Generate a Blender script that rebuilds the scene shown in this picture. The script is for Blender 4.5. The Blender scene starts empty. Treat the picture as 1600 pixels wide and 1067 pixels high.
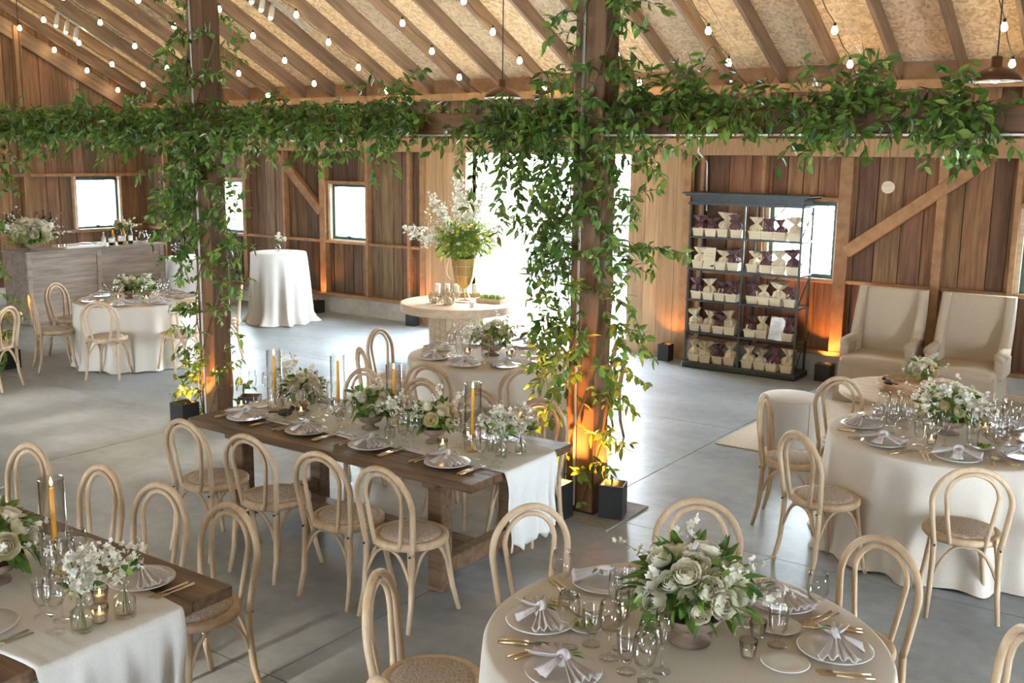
import bpy, bmesh, math, random
import numpy as np
from mathutils import Vector, Matrix, Euler
rnd = random.Random(7)
PI = math.pi
scn = bpy.context.scene
COL = scn.collection

# ------------------------------------------------------------------ camera, world, sun, exposure
def make_camera():
    yaw, pitch, roll = -0.607096, 0.178881, 0.01257
    cy, sy, cp, sp = math.cos(yaw), math.sin(yaw), math.cos(pitch), math.sin(pitch)
    f = Vector((sy*cp, cy*cp, -sp)); r = Vector((cy, -sy, 0)); u = r.cross(f)
    c, s = math.cos(roll), math.sin(roll)
    r, u = c*r + s*u, -s*r + c*u
    cam = bpy.data.cameras.new('camera'); cam.sensor_width = 36; cam.sensor_fit = 'HORIZONTAL'
    cam.lens = 36*1605.5/1600; cam.clip_start = .05; cam.clip_end = 300
    o = bpy.data.objects.new('camera', cam); COL.objects.link(o)
    o.matrix_world = Matrix(((r.x, u.x, -f.x, 0), (r.y, u.y, -f.y, 0), (r.z, u.z, -f.z, 2.55), (0, 0, 0, 1)))
    scn.camera = o
make_camera()
world = bpy.data.worlds.new('sky'); scn.world = world; world.use_nodes = True
WB = world.node_tree.nodes['Background']
WB.inputs[0].default_value = (.8, .91, 1, 1); WB.inputs[1].default_value = 28
sun = bpy.data.lights.new('sun', 'SUN'); sun.energy = 9; sun.color = (1, .86, .66); sun.angle = .03
so = bpy.data.objects.new('sun', sun); COL.objects.link(so)
so.rotation_euler = Vector((.0, 1, -.28)).to_track_quat('-Z', 'Y').to_euler()
vs = scn.view_settings
vs.view_transform = 'Standard'; vs.look = 'None'; vs.gamma = 1; vs.use_curve_mapping = False; vs.exposure = .74
scn.cycles.transparent_max_bounces = 40
scn.cycles.max_bounces = 10; scn.cycles.diffuse_bounces = 6
scn.cycles.sample_clamp_indirect = 4

# ------------------------------------------------------------------ materials
MATS = {}
def nm(name):
    m = bpy.data.materials.new(name); m.use_nodes = True; MATS[name] = m
    nt = m.node_tree; return m, nt, nt.nodes['Principled BSDF']
def plain(name, c, rough=.5, metal=0, spec=None, emit=0):
    m, nt, b = nm(name)
    b.inputs['Base Color'].default_value = (*c, 1); b.inputs['Roughness'].default_value = rough; b.inputs['Metallic'].default_value = metal
    if emit:
        b.inputs['Emission Color'].default_value = (*c, 1); b.inputs['Emission Strength'].default_value = emit
    return m
def noisy(name, c1, c2, scale=(1, 1, 1), nscale=4, detail=5, rough=.6, bump=.0, var=.0, bdist=.01, hue=0, rand_off=True, rough2=None, metal=0, island=False, lo=.3, hi=.7):
    m, nt, b = nm(name); N = nt.nodes; L = nt.links
    tc = N.new('ShaderNodeTexCoord'); mp = N.new('ShaderNodeMapping'); mp.inputs['Scale'].default_value = scale
    L.new(tc.outputs['Object'], mp.inputs['Vector'])
    if island:
        g = N.new('ShaderNodeNewGeometry'); rout = g.outputs['Random Per Island']
    else:
        oi = N.new('ShaderNodeObjectInfo'); rout = oi.outputs['Random']
    if rand_off:
        mu = N.new('ShaderNodeMath'); mu.operation = 'MULTIPLY'; mu.inputs[1].default_value = 37; L.new(rout, mu.inputs[0])
        L.new(mu.outputs[0], mp.inputs['Location'])
    no = N.new('ShaderNodeTexNoise'); no.inputs['Scale'].default_value = nscale; no.inputs['Detail'].default_value = detail
    no.inputs['Roughness'].default_value = .62
    L.new(mp.outputs[0], no.inputs['Vector'])
    cr = N.new('ShaderNodeValToRGB'); cr.color_ramp.elements[0].position = lo; cr.color_ramp.elements[1].position = hi
    cr.color_ramp.elements[0].color = (*c1, 1); cr.color_ramp.elements[1].color = (*c2, 1)
    L.new(no.outputs['Fac'], cr.inputs[0]); out = cr.outputs[0]
    if var or hue:
        hs = N.new('ShaderNodeHueSaturation'); mr = N.new('ShaderNodeMapRange')
        mr.inputs['To Min'].default_value = 1-var; mr.inputs['To Max'].default_value = 1+var
        L.new(rout, mr.inputs['Value']); L.new(mr.outputs[0], hs.inputs['Value'])
        if hue:
            m2 = N.new('ShaderNodeMath'); m2.operation = 'MULTIPLY_ADD'; m2.inputs[1].default_value = 7.31; m2.inputs[2].default_value = 0
            L.new(rout, m2.inputs[0]); fr = N.new('ShaderNodeMath'); fr.operation = 'FRACT'; L.new(m2.outputs[0], fr.inputs[0])
            mh = N.new('ShaderNodeMapRange'); mh.inputs['To Min'].default_value = .5-hue; mh.inputs['To Max'].default_value = .5+hue
            L.new(fr.outputs[0], mh.inputs['Value']); L.new(mh.outputs[0], hs.inputs['Hue'])
        L.new(out, hs.inputs['Color']); out = hs.outputs[0]
    L.new(out, b.inputs['Base Color']); b.inputs['Roughness'].default_value = rough; b.inputs['Metallic'].default_value = metal
    if rough2 is not None:
        mr2 = N.new('ShaderNodeMapRange'); mr2.inputs['To Min'].default_value = rough; mr2.inputs['To Max'].default_value = rough2
        L.new(no.outputs['Fac'], mr2.inputs['Value']); L.new(mr2.outputs[0], b.inputs['Roughness'])
    if bump:
        bp = N.new('ShaderNodeBump'); bp.inputs['Strength'].default_value = bump; bp.inputs['Distance'].default_value = bdist
        L.new(no.outputs['Fac'], bp.inputs['Height']); L.new(bp.outputs[0], b.inputs['Normal'])
    return m
WZ = (9, 9, .55); WX = (.55, 9, 9); WY = (9, .55, 9)
barn = noisy('barn_wood', (0.065, 0.036, 0.019), (0.223, 0.137, 0.076), WZ, 3, 7, .75, .35, .52, hue=.016)
barn_red = noisy('barn_wood_red', (0.101, 0.043, 0.019), (0.295, 0.144, 0.065), WZ, 3, 7, .7, .3, .45, hue=.014)
door_wood = noisy('door_wood', (0.295, 0.164, 0.074), (0.459, 0.295, 0.156), WZ, 2.4, 6, .65, .2, .15)
frame_wood = noisy('framing_wood', (0.234, 0.117, 0.051), (0.390, 0.218, 0.101), (6, 6, 6), 1.2, 6, .7, .2, .22)
rafter_wood = noisy('rafter_wood', (0.128, 0.076, 0.043), (0.281, 0.183, 0.111), (9, .8, 9), 2, 6, .75, .2, .2)
post_wood = noisy('post_wood', (0.096, 0.045, 0.018), (0.204, 0.102, 0.045), WZ, 3, 7, .65, .3, .1)
beam_wood = noisy('beam_wood', (0.078, 0.033, 0.013), (0.168, 0.075, 0.030), WX, 2.5, 7, .65, .3, .1)
table_wood = noisy('table_wood', (0.064, 0.034, 0.017), (0.212, 0.123, 0.064), (.8, 11, 11), 2.5, 8, .42, .3, .16)
bleached = noisy('bleached_wood', (.5, .35, .215), (.68, .52, .35), (7, 7, 2), 3, 5, .5, .1, .06)
pale_wood = noisy('pale_wood', (.52, .38, .24), (.72, .57, .4), (1.5, 9, 9), 2, 6, .5, .1, .04)
bar_wood = noisy('bar_wood', (0.170, 0.128, 0.098), (0.357, 0.281, 0.221), (9, .9, 9), 1.6, 7, .65, .25, .08)
concrete_wall = noisy('stem_concrete', (.42, .4, .36), (.62, .59, .53), (1, 1, 1), 5, 8, .85, .3)
linen = noisy('linen', (.66, .6, .52), (.78, .72, .63), (1, 1, 1), 220, 2, .9, .12, bdist=.002)
white_cloth = noisy('white_cloth', (.76, .75, .72), (.85, .84, .81), (1, 1, 1), 160, 2, .9, .1, bdist=.002)
slip = noisy('slipcover', (.43, .35, .255), (.54, .45, .345), (1, 1, 1), 160, 3, .92, .2, .03, bdist=.003)
ottoman_cloth = noisy('ottoman_cloth', (.66, .63, .58), (.76, .73, .68), (1, 1, 1), 160, 3, .92, .1, bdist=.003)
napkin_cloth = noisy('napkin_cloth', (.6, .56, .57), (.72, .68, .69), (1, 1, 1), 90, 2, .9, .1, .05, bdist=.002)
cane = noisy('woven_seat', (.3, .24, .19), (.56, .47, .39), (1, 1, 1), 130, 2, .8, .6, .05, bdist=.004, lo=.4, hi=.6)
rug_m = noisy('rug_wool', (.5, .42, .32), (.72, .64, .52), (1, 1, 1), 60, 4, .95, .6, bdist=.01)
rattan = noisy('rattan', (.4, .24, .12), (.66, .45, .26), (1, 1, 8), 40, 3, .6, .5, bdist=.006)
black_paint = plain('black_paint', (.012, .013, .014), .5)
iron = noisy('dark_iron', (.02, .026, .027), (.045, .055, .056), (1, 1, 1), 20, 3, .4)
green_frame = plain('green_window_frame', (.03, .075, .065), .4)
ceramic = noisy('ceramic', (.68, .64, .62), (.76, .73, .7), (1, 1, 1), 3, 2, .25)
china = plain('white_china', (.82, .82, .8), .15)
gold = plain('brushed_gold', (.8, .63, .4), .3, 1)
brass = plain('brass', (.62, .42, .16), .35, 1)
silver = plain('cutlery_steel', (.75, .73, .7), .18, 1)
bowl_m = noisy('stoneware', (.16, .11, .08), (.3, .22, .16), (1, 1, 1), 12, 3, .6)
wax_y = plain('amber_wax', (.82, .4, .045), .45)
wax_w = plain('white_wax', (.85, .82, .74), .45)
purple = noisy('plum_tissue', (.07, .03, .04), (.2, .09, .11), (1, 1, 1), 18, 3, .6, .4, .25)
cream = noisy('cream_tissue', (.72, .6, .4), (.88, .8, .62), (1, 1, 1), 14, 3, .7, .4, .1)
basket_m = noisy('chip_basket', (.76, .64, .44), (.86, .76, .56), (4, 4, 30), 3, 3, .6, .1, .05)
card_m = noisy('card_paper', (.8, .7, .5), (.86, .77, .58), (1, 1, 1), 6, 2, .6)
ink = plain('grey_ink', (.5, .42, .3), .7)
mirror_card = noisy('silvered_card', (.5, .47, .42), (.95, .93, .9), (1, 1, 1), 9, 4, .25, metal=.4)
bottle_dark = plain('dark_bottle', (.02, .025, .012), .08)
bottle_amber = plain('amber_bottle', (.6, .3, .03), .1)
bottle_clear = plain('pale_bottle', (.55, .6, .55), .1)
label_m = plain('bottle_label', (.85, .84, .8), .6)
bird_m = plain('bird_brown', (.05, .035, .03), .5)
moss = noisy('moss', (.09, .2, .02), (.25, .42, .06), (1, 1, 1), 60, 4, .9, .8, bdist=.01)
steel = plain('pale_conduit', (.6, .58, .55), .4, .6)
lamp_grey = plain('lamp_grey', (.55, .55, .55), .4, .3)
shade_m = plain('pendant_bronze', (.13, .06, .03), .28, .7)
cord_m = plain('black_cord', (.02, .018, .015), .6)
gravel = noisy('gravel_ground', (.5, .48, .43), (.68, .65, .6), (1, 1, 1), 3, 8, .95)
block_m = noisy('block_wall', (.05, .05, .052), (.11, .11, .11), (1, 1, 1), 3, 6, .9)
stem_m = plain('stem_green', (.1, .16, .04), .6)
twig = plain('vine_twig', (.1, .075, .03), .7)

def leafmat(name, c1, c2, island, tr=.3):
    m = noisy(name, c1, c2, (1, 1, 1), 6, 2, .3, 0, .12 if 'petal' in name or 'blossom' in name else .5, hue=.004 if 'petal' in name or 'blossom' in name else .03, island=island)
    nt = m.node_tree; b = nt.nodes['Principled BSDF']; t = nt.nodes.new('ShaderNodeBsdfTranslucent'); mx = nt.nodes.new('ShaderNodeMixShader')
    src = b.inputs['Base Color'].links[0].from_socket
    nt.links.new(src, t.inputs['Color']); mx.inputs[0].default_value = tr
    nt.links.new(b.outputs[0], mx.inputs[1]); nt.links.new(t.outputs[0], mx.inputs[2])
    nt.links.new(mx.outputs[0], nt.nodes['Material Output'].inputs['Surface']); return m
G1, G2 = (.055, .125, .018), (.18, .31, .06)
leaf_o = leafmat('vine_leaf', G1, G2, False)
leaf_s = leafmat('vine_foliage', G1, G2, True)
lime_s = leafmat('lime_foliage', (.16, .27, .03), (.4, .5, .08), True)
lime_o = leafmat('lime_leaf', (.16, .27, .03), (.4, .5, .08), False)
petal_w = leafmat('ivory_petal', (.88, .84, .66), (.95, .93, .82), False, .4)
petal_s = leafmat('ivory_blossom', (.82, .79, .66), (.92, .91, .84), True, .35)
petal_y = leafmat('buttery_petal', (.84, .74, .46), (.92, .84, .6), False, .4)
yellow_s = leafmat('yellow_blossom', (.6, .55, .05), (.8, .72, .1), True, .25)
shrub_s = leafmat('shrub_foliage', (.03, .05, .02), (.1, .13, .05), True)

def glass(name, tint=(.992, .995, .992), refl=1.0):
    m = bpy.data.materials.new(name); m.use_nodes = True; nt = m.node_tree; N = nt.nodes; N.clear()
    o = N.new('ShaderNodeOutputMaterial'); t = N.new('ShaderNodeBsdfTransparent'); g = N.new('ShaderNodeBsdfGlossy')
    t.inputs[0].default_value = (*tint, 1); g.inputs['Roughness'].default_value = .03
    lw = N.new('ShaderNodeLayerWeight'); lw.inputs[0].default_value = .5
    pw = N.new('ShaderNodeMath'); pw.operation = 'POWER'; pw.inputs[1].default_value = 3; nt.links.new(lw.outputs['Facing'], pw.inputs[0])
    mu = N.new('ShaderNodeMath'); mu.operation = 'MULTIPLY_ADD'; mu.inputs[1].default_value = .75*refl; mu.inputs[2].default_value = .035*refl; mu.use_clamp = True
    nt.links.new(pw.outputs[0], mu.inputs[0])
    mx = N.new('ShaderNodeMixShader'); nt.links.new(mu.outputs[0], mx.inputs[0]); nt.links.new(t.outputs[0], mx.inputs[1]); nt.links.new(g.outputs[0], mx.inputs[2])
    nt.links.new(mx.outputs[0], o.inputs[0]); return m
clear = glass('clear_glass', refl=1.3)
ribbed = glass('ribbed_glass', (.93, .9, .85), 1.6)
pane_m = glass('window_glass', (.96, .98, .97), .8)
water_m = glass('vase_water', (.97, .975, .94), .6)
clear_water = glass('drinking_water', (.99, .993, .993), .8)
def emis(name, c, s):
    m = bpy.data.materials.new(name); m.use_nodes = True; nt = m.node_tree; nt.nodes.clear()
    o = nt.nodes.new('ShaderNodeOutputMaterial'); e = nt.nodes.new('ShaderNodeEmission'); e.inputs[0].default_value = (*c, 1); e.inputs[1].default_value = s
    nt.links.new(e.outputs[0], o.inputs[0]); return m
bulb_m = emis('bulb_glow', (1, .76, .42), 32)
flame_m = emis('flame_glow', (1, .6, .2), 45)
spot_m = emis('spot_glow', (1, .9, .75), 8)
uplamp_m = emis('uplight_lens', (1, .5, .15), 12)

def osb_mat():
    m, nt, b = nm('osb_sheathing'); N = nt.nodes; L = nt.links
    tc = N.new('ShaderNodeTexCoord'); mp = N.new('ShaderNodeMapping'); mp.inputs['Scale'].default_value = (1.2, .8, 1)
    oi = N.new('ShaderNodeObjectInfo'); mu = N.new('ShaderNodeMath'); mu.operation = 'MULTIPLY'; mu.inputs[1].default_value = 23
    L.new(oi.outputs['Random'], mu.inputs[0]); L.new(mu.outputs[0], mp.inputs['Location']); L.new(tc.outputs['Object'], mp.inputs[0])
    no = N.new('ShaderNodeTexNoise'); no.inputs['Scale'].default_value = 3; no.inputs['Detail'].default_value = 3
    mixv = N.new('ShaderNodeVectorMath'); mixv.operation = 'MULTIPLY_ADD'; mixv.inputs[1].default_value = (.25, .25, .25)
    L.new(no.outputs['Color'], mixv.inputs[0]); L.new(mp.outputs[0], mixv.inputs[2])
    vo = N.new('ShaderNodeTexVoronoi'); vo.inputs['Scale'].default_value = 27; L.new(mixv.outputs[0], vo.inputs['Vector'])
    cr = N.new('ShaderNodeValToRGB'); e = cr.color_ramp.elements; e[0].color = (.58, .42, .24, 1); e[1].color = (.92, .77, .55, 1); e[0].position = .1
    x = cr.color_ramp.elements.new(.5); x.color = (.78, .6, .38, 1)
    sp = N.new('ShaderNodeSeparateColor'); L.new(vo.outputs['Color'], sp.inputs[0]); L.new(sp.outputs[0], cr.inputs[0])
    L.new(cr.outputs[0], b.inputs['Base Color']); b.inputs['Roughness'].default_value = .75; return m
osb = osb_mat()
def floor_mat():
    m, nt, b = nm('polished_concrete'); N = nt.nodes; L = nt.links
    tc = N.new('ShaderNodeTexCoord')
    def no(s, d, sc=(1, 1, 1)):
        mp = N.new('ShaderNodeMapping'); mp.inputs['Scale'].default_value = sc; L.new(tc.outputs['Object'], mp.inputs[0])
        n = N.new('ShaderNodeTexNoise'); n.inputs['Scale'].default_value = s; n.inputs['Detail'].default_value = d; n.inputs['Roughness'].default_value = .6; L.new(mp.outputs[0], n.inputs['Vector']); return n
    a = no(1.1, 8, (1, 1.6, 1)); c = no(9, 8)
    mx = N.new('ShaderNodeMix'); mx.inputs[0].default_value = .35; L.new(a.outputs['Fac'], mx.inputs[2]); L.new(c.outputs['Fac'], mx.inputs[3])
    cr = N.new('ShaderNodeValToRGB'); cr.color_ramp.elements[0].position = .35; cr.color_ramp.elements[1].position = .66
    cr.color_ramp.elements[0].color = (.235, .27, .295, 1); cr.color_ramp.elements[1].color = (.455, .51, .55, 1)
    L.new(mx.outputs[0], cr.inputs[0]); L.new(cr.outputs[0], b.inputs['Base Color']); b.inputs['Specular IOR Level'].default_value = .85
    mr = N.new('ShaderNodeMapRange'); mr.inputs['To Min'].default_value = .285; mr.inputs['To Max'].default_value = .38
    L.new(mx.outputs[0], mr.inputs['Value']); L.new(mr.outputs[0], b.inputs['Roughness'])
    return m
floor_m = floor_mat()

# ------------------------------------------------------------------ mesh helpers
class MB:
    def __init__(s): s.v = []; s.f = []
    def quad_grid(s, P):
        n0 = len(s.v); a = len(P); b = len(P[0])
        for r in P: s.v += [tuple(p) for p in r]
        for i in range(a-1):
            for j in range(b-1):
                s.f.append((n0+i*b+j, n0+i*b+j+1, n0+(i+1)*b+j+1, n0+(i+1)*b+j))
        return s
    def box(s, x0, x1, y0, y1, z0, z1, ch=0):
        if ch:
            bm = bmesh.new(); bmesh.ops.create_cube(bm, size=1)
            for v in bm.verts: v.co = Vector(((x0+x1)/2+v.co.x*(x1-x0), (y0+y1)/2+v.co.y*(y1-y0), (z0+z1)/2+v.co.z*(z1-z0)))
            bmesh.ops.bevel(bm, geom=bm.edges[:], offset=ch, segments=1, affect='EDGES'); n = len(s.v)
            s.v += [tuple(v.co) for v in bm.verts]; s.f += [tuple(n+v.index for v in f.verts) for f in bm.faces]; bm.free(); return s
        n = len(s.v); s.v += [(x, y, z) for x in (x0, x1) for y in (y0, y1) for z in (z0, z1)]
        s.f += [(n, n+1, n+3, n+2), (n+4, n+6, n+7, n+5), (n, n+4, n+5, n+1), (n+2, n+3, n+7, n+6), (n, n+2, n+6, n+4), (n+1, n+5, n+7, n+3)]
        return s
    def tube(s, pts, r, n=8, caps=True, closed=False):
        pts = [Vector(p) for p in pts]; m = len(pts); rs = r if isinstance(r, (list, tuple)) else [r]*m
        up = None; n0 = len(s.v)
        for i, p in enumerate(pts):
            if closed: t = pts[(i+1) % m]-pts[i-1]
            else: t = pts[min(i+1, m-1)]-pts[max(i-1, 0)]
            t = t.normalized() if t.length > 1e-9 else Vector((0, 0, 1))
            if up is None: up = t.orthogonal().normalized()
            up = (up-t*up.dot(t)); up = up.normalized() if up.length > 1e-6 else t.orthogonal().normalized()
            w = t.cross(up)
            for k in range(n):
                a = 2*PI*k/n; s.v.append(tuple(p+(up*math.cos(a)+w*math.sin(a))*rs[i]))
        for i in range(m if closed else m-1):
            j = (i+1) % m
            for k in range(n):
                l = (k+1) % n; s.f.append((n0+i*n+k, n0+i*n+l, n0+j*n+l, n0+j*n+k))
        if caps and not closed:
            s.f.append(tuple(n0+k for k in range(n))[::-1]); s.f.append(tuple(n0+(m-1)*n+k for k in range(n)))
        return s
    def lathe(s, prof, n=24, c=(0, 0, 0), wob=None):
        n0 = len(s.v)
        for (r, z) in prof:
            for k in range(n):
                a = 2*PI*k/n; q = r if wob is None else r*wob(a, z); s.v.append((c[0]+q*math.cos(a), c[1]+q*math.sin(a), c[2]+z))
        for i in range(len(prof)-1):
            for k in range(n):
                l = (k+1) % n; s.f.append((n0+i*n+k, n0+i*n+l, n0+(i+1)*n+l, n0+(i+1)*n+k))
        if prof[0][0] > 1e-6: s.f.append(tuple(n0+k for k in range(n))[::-1]) if False else None
        return s
    def disc(s, r, z, n=24, c=(0, 0), down=False):
        n0 = len(s.v); s.v += [(c[0]+r*math.cos(2*PI*k/n), c[1]+r*math.sin(2*PI*k/n), z) for k in range(n)]
        t = tuple(range(n0, n0+n)); s.f.append(t[::-1] if down else t); return s
    def ball(s, c, r, n=8, m=6, sc=(1, 1, 1)):
        n0 = len(s.v)
        for i in range(m+1):
            t = PI*i/m
            for k in range(n):
                a = 2*PI*k/n; s.v.append((c[0]+r*sc[0]*math.sin(t)*math.cos(a), c[1]+r*sc[1]*math.sin(t)*math.sin(a), c[2]+r*sc[2]*math.cos(t)))
        for i in range(m):
            for k in range(n):
                l = (k+1) % n; s.f.append((n0+i*n+k, n0+(i+1)*n+k, n0+(i+1)*n+l, n0+i*n+l))
        return s
    def add(s, o, M):
        n = len(s.v); s.v += [tuple(M @ Vector(p)) for p in o.v]; s.f += [tuple(n+i for i in f) for f in o.f]; return s
    def mesh(s, name, mat, smooth=True, ang=None):
        me = bpy.data.meshes.new(name); me.from_pydata(s.v, [], s.f); me.update()
        bm = bmesh.new(); bm.from_mesh(me); bmesh.ops.recalc_face_normals(bm, faces=bm.faces)
        if ang is not None:
            for e in bm.edges:
                if len(e.link_faces) == 2 and e.calc_face_angle(0) > ang: e.smooth = False
        for f in bm.faces: f.smooth = smooth
        bm.to_mesh(me); bm.free()
        if mat: me.materials.append(mat)
        return me
def ob(name, me, parent=None, loc=(0, 0, 0), rot=(0, 0, 0), sc=(1, 1, 1)):
    o = bpy.data.objects.new(name, me); COL.objects.link(o); o.parent = parent
    o.location = loc; o.rotation_euler = rot; o.scale = sc if isinstance(sc, (tuple, list)) else (sc, sc, sc); return o
def tag(o, label, cat, group=None, kind=None):
    if label: o['label'] = label
    if cat: o['category'] = cat
    if group: o['group'] = group
    if kind: o['kind'] = kind
    return o
def thing(name, label, cat, loc=(0, 0, 0), rz=0, group=None):
    o = bpy.data.objects.new(name, None); COL.objects.link(o); o.location = loc; o.rotation_euler = (0, 0, rz); o.empty_display_size = .05
    return tag(o, label, cat, group)
def struct(o, label, cat):
    return tag(o, label, cat, None, 'structure')
KIDS = {}
def copy_tree(o, loc, rz, label, parent=None, sc=None):
    def rec(x, p):
        c = x.copy(); COL.objects.link(c); c.parent = p
        for ch in x.children: rec(ch, c)
        return c
    r = rec(o, parent); r.location = loc; r.rotation_euler = (0, 0, rz)
    if sc: r.scale = (sc, sc, sc)
    if label: r['label'] = label
    return r
def part(name, mb, mat, parent, smooth=False, **k):
    return ob(name, mb.mesh(name, mat, smooth, k.pop('ang', None)), parent, **k)

# ------------------------------------------------------------------ structure: floor, walls, ceiling
YW, XG = 12.05, -16.75
def build_floor():
    fl = ob('floor', MB().box(-20, 6, -13, YW+.1, -.2, -.012).mesh('floor', plain('joint_dark', (.05, .05, .048), .9), False))
    struct(fl, 'polished grey concrete floor cut into large slabs by thin dark joints', 'floor')
    xs = [-20, -16.1, -12.0, -7.87, -3.665, .5, 6]; ys = [-13, -8.5, -5.6, -2.7, .25, 3.2, 6.17, 9.04, YW+.1]
    for i in range(len(xs)-1):
        for j in range(len(ys)-1):
            part('slab', MB().box(xs[i]+.004, xs[i+1]-.004, ys[j]+.004, ys[j+1]-.004, -.012, 0), floor_m, fl)
build_floor()
def planks(parent, axis, a0, a1, z0f, z1f, face, mat, wmin=.18, wmax=.3, t=.025, flip=1):
    a = a0
    while a < a1-.02:
        w = rnd.uniform(wmin, wmax); b = min(a+w, a1)
        if a1-b < .1: b = a1
        d = rnd.uniform(0, .014); g = .005
        z0, z1 = z0f, (z1f((a+b)/2) if callable(z1f) else z1f)
        if axis == 'x': m = MB().box(a+g, b-g, face+d*flip, face+(t+.012)*flip, z0, z1)
        else: m = MB().box(face-d*flip, face-(t+.012)*flip, a+g, b-g, z0, z1)
        part('plank', m, mat, parent); a = b
def build_back_wall():
    ops = [(-14.92, -13.98, 1.17, 2.08), (-11.92, -11.16, 1.19, 2.07), (-9.13, -6.45, 0, 2.58), (-4.58, -3.77, 1.17, 2.06), (-1.78, -.95, 1.17, 2.06)]
    mb = MB(); x = XG-.25
    segs = []
    for (a, b, c, d) in ops:
        segs.append((x, a, None)); segs.append((a, b, (c, d))); x = b
    segs.append((x, 6.0, None))
    for (a, b, o) in segs:
        if o is None: mb.box(a, b, YW+.04, YW+.12, 0, 3.42)
        else:
            if o[0] > 0: mb.box(a, b, YW+.04, YW+.12, 0, o[0])
            mb.box(a, b, YW+.04, YW+.12, o[1], 3.42)
    w = ob('wall_back', mb.mesh('wall_back', barn, False))
    struct(w, 'long barn wall of upright weathered planks on a low concrete footing', 'wall')
    for (a, b, o) in segs:
        m_ = barn if a < -9 else barn_red
        if o is None: planks(w, 'x', a, b, .28, 3.42, YW, m_)
        else:
            if o[0] > .5: planks(w, 'x', a, b, .28, o[0]-.02, YW, m_)
            planks(w, 'x', a, b, o[1]+.02, 3.42, YW, m_)
    part('eave_blocking', MB().box(XG-.25, 6, YW+.02, YW+.1, 3.4, 3.62), frame_wood, w)
    # footing and sill in runs between the door
    for (a, b) in ((XG, -9.13), (-6.45, 6)):
        part('footing', MB().box(a, b, YW-.09, YW+.2, 0, .27), concrete_wall, w)
        part('sill_plate', MB().box(a, b, YW-.12, YW, .27, .32), frame_wood, w)
    part('wall_plate', MB().box(XG, 6, YW-.13, YW, 2.585, 2.79, .006), door_wood, w)
    part('top_plate', MB().box(XG, 6, YW-.12, YW, 3.32, 3.42), frame_wood, w)
    # studs
    for (x, wd) in ((-16.1, .05), (-15.0, .05), (-13.93, .09), (-12.95, .05), (-12.06, .13), (-11.1, .05), (-10.24, .05), (-5.45, .05), (-4.66, .05), (-3.67, .15), (-2.62, .1), (-1.86, .06), (-.85, .08), (.2, .05), (1.3, .05)):
        part('stud', MB().box(x-wd/2, x+wd/2, YW-.11, YW, .32, 2.585, .004), frame_wood, w)
        part('stud', MB().box(x-wd/2, x+wd/2, YW-.11, YW, 2.79, 3.32), frame_wood, w)
    gx = [XG, -16.1, -15.0, -13.93, -12.95, -12.06, -11.1, -10.24, -9.95]
    for a, b in list(zip(gx, gx[1:])) + [(-5.45, -4.66), (-4.66, -3.67), (-3.67, -2.62), (-2.62, -1.86), (-1.86, -.85), (-.85, .2), (.2, 1.3)]:
        part('girt', MB().box(a+.03, b-.03, YW-.1, YW, 1.13, 1.17, .003), frame_wood, w)
    for a, b in ((-14.95, -13.97), (-12, -11.12), (-4.62, -3.74), (-1.82, -.9)):
        part('header', MB().box(a, b, YW-.1, YW, 2.07, 2.12), frame_wood, w)
    # diagonal braces
    def brace(x0, z0, x1, z1):
        d = Vector((x1-x0, 0, z1-z0)); L = d.length; a = math.atan2(d.z, d.x)
        part('brace', MB().box(0, L, -.05, .05, -.07, .07, .006), frame_wood, w, loc=(x0, YW-.075, z0), rot=(0, -a, 0))
    brace(-12.1, 1.62, -13.2, 2.62); brace(-3.62, 1.5, -2.2, 2.56)
    # light conduit
    part('conduit', MB().tube([(-5.5, YW-.15, 2.8), (-5.5, YW-.15, 2.62), (-5.42, YW-.06, 2.5), (-5.4, YW-.05, 1.9)], .012, 6), steel, w)
    return w
build_back_wall()
def window(n, axis, a0, a1, z0, z1, face, lab):
    # frame proud of the wall, dark green casement and a pane
    fr = MB(); t = .045
    def bx(m, p, q, r, s, d0, d1):
        if axis == 'x': m.box(p, q, face+d0, face+d1, r, s)
        else: m.box(face-d1, face-d0, p, q, r, s)
    for (p, q, r, s) in ((a0, a1, z0, z0+t), (a0, a1, z1-t, z1), (a0, a0+t, z0+t, z1-t), (a1-t, a1, z0+t, z1-t)): bx(fr, p, q, r, s, .0, .06)
    o = ob('window_%d' % n, fr.mesh('window_frame', green_frame, False)); struct(o, lab, 'window')
    p = MB(); bx(p, a0+t, a1-t, z0+t, z1-t, .03, .036); part('pane', p, pane_m, o)
    tr = MB()
    for (p_, q, r, s) in ((a0-.05, a0, z0-.05, z1+.05), (a1, a1+.05, z0-.05, z1+.05), (a0, a1, z0-.05, z0)): bx(tr, p_, q, r, s, -.06, .05)
    part('casing', tr, pale_wood, o)
    h = MB(); mid = (a0+a1)/2; bx(h, mid-.06, mid+.02, z0+t, z0+t+.015, -.03, 0); bx(h, mid-.02, mid+.0, z0+.02, z0+t+.02, -.02, 0)
    part('crank_handle', h, black_paint, o)
window(2, 'x', -14.92, -13.98, 1.17, 2.08, YW, 'dark framed window half hidden by the vine-wrapped left post')
window(3, 'x', -11.92, -11.16, 1.19, 2.07, YW, 'small dark framed window beside the diagonal brace near the cocktail table')
window(4, 'x', -4.58, -3.77, 1.17, 2.06, YW, 'bright window partly behind the black basket shelf')
window(5, 'x', -1.78, -.95, 1.17, 2.06, YW, 'window at the right edge beside the slipcovered chairs')

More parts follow.
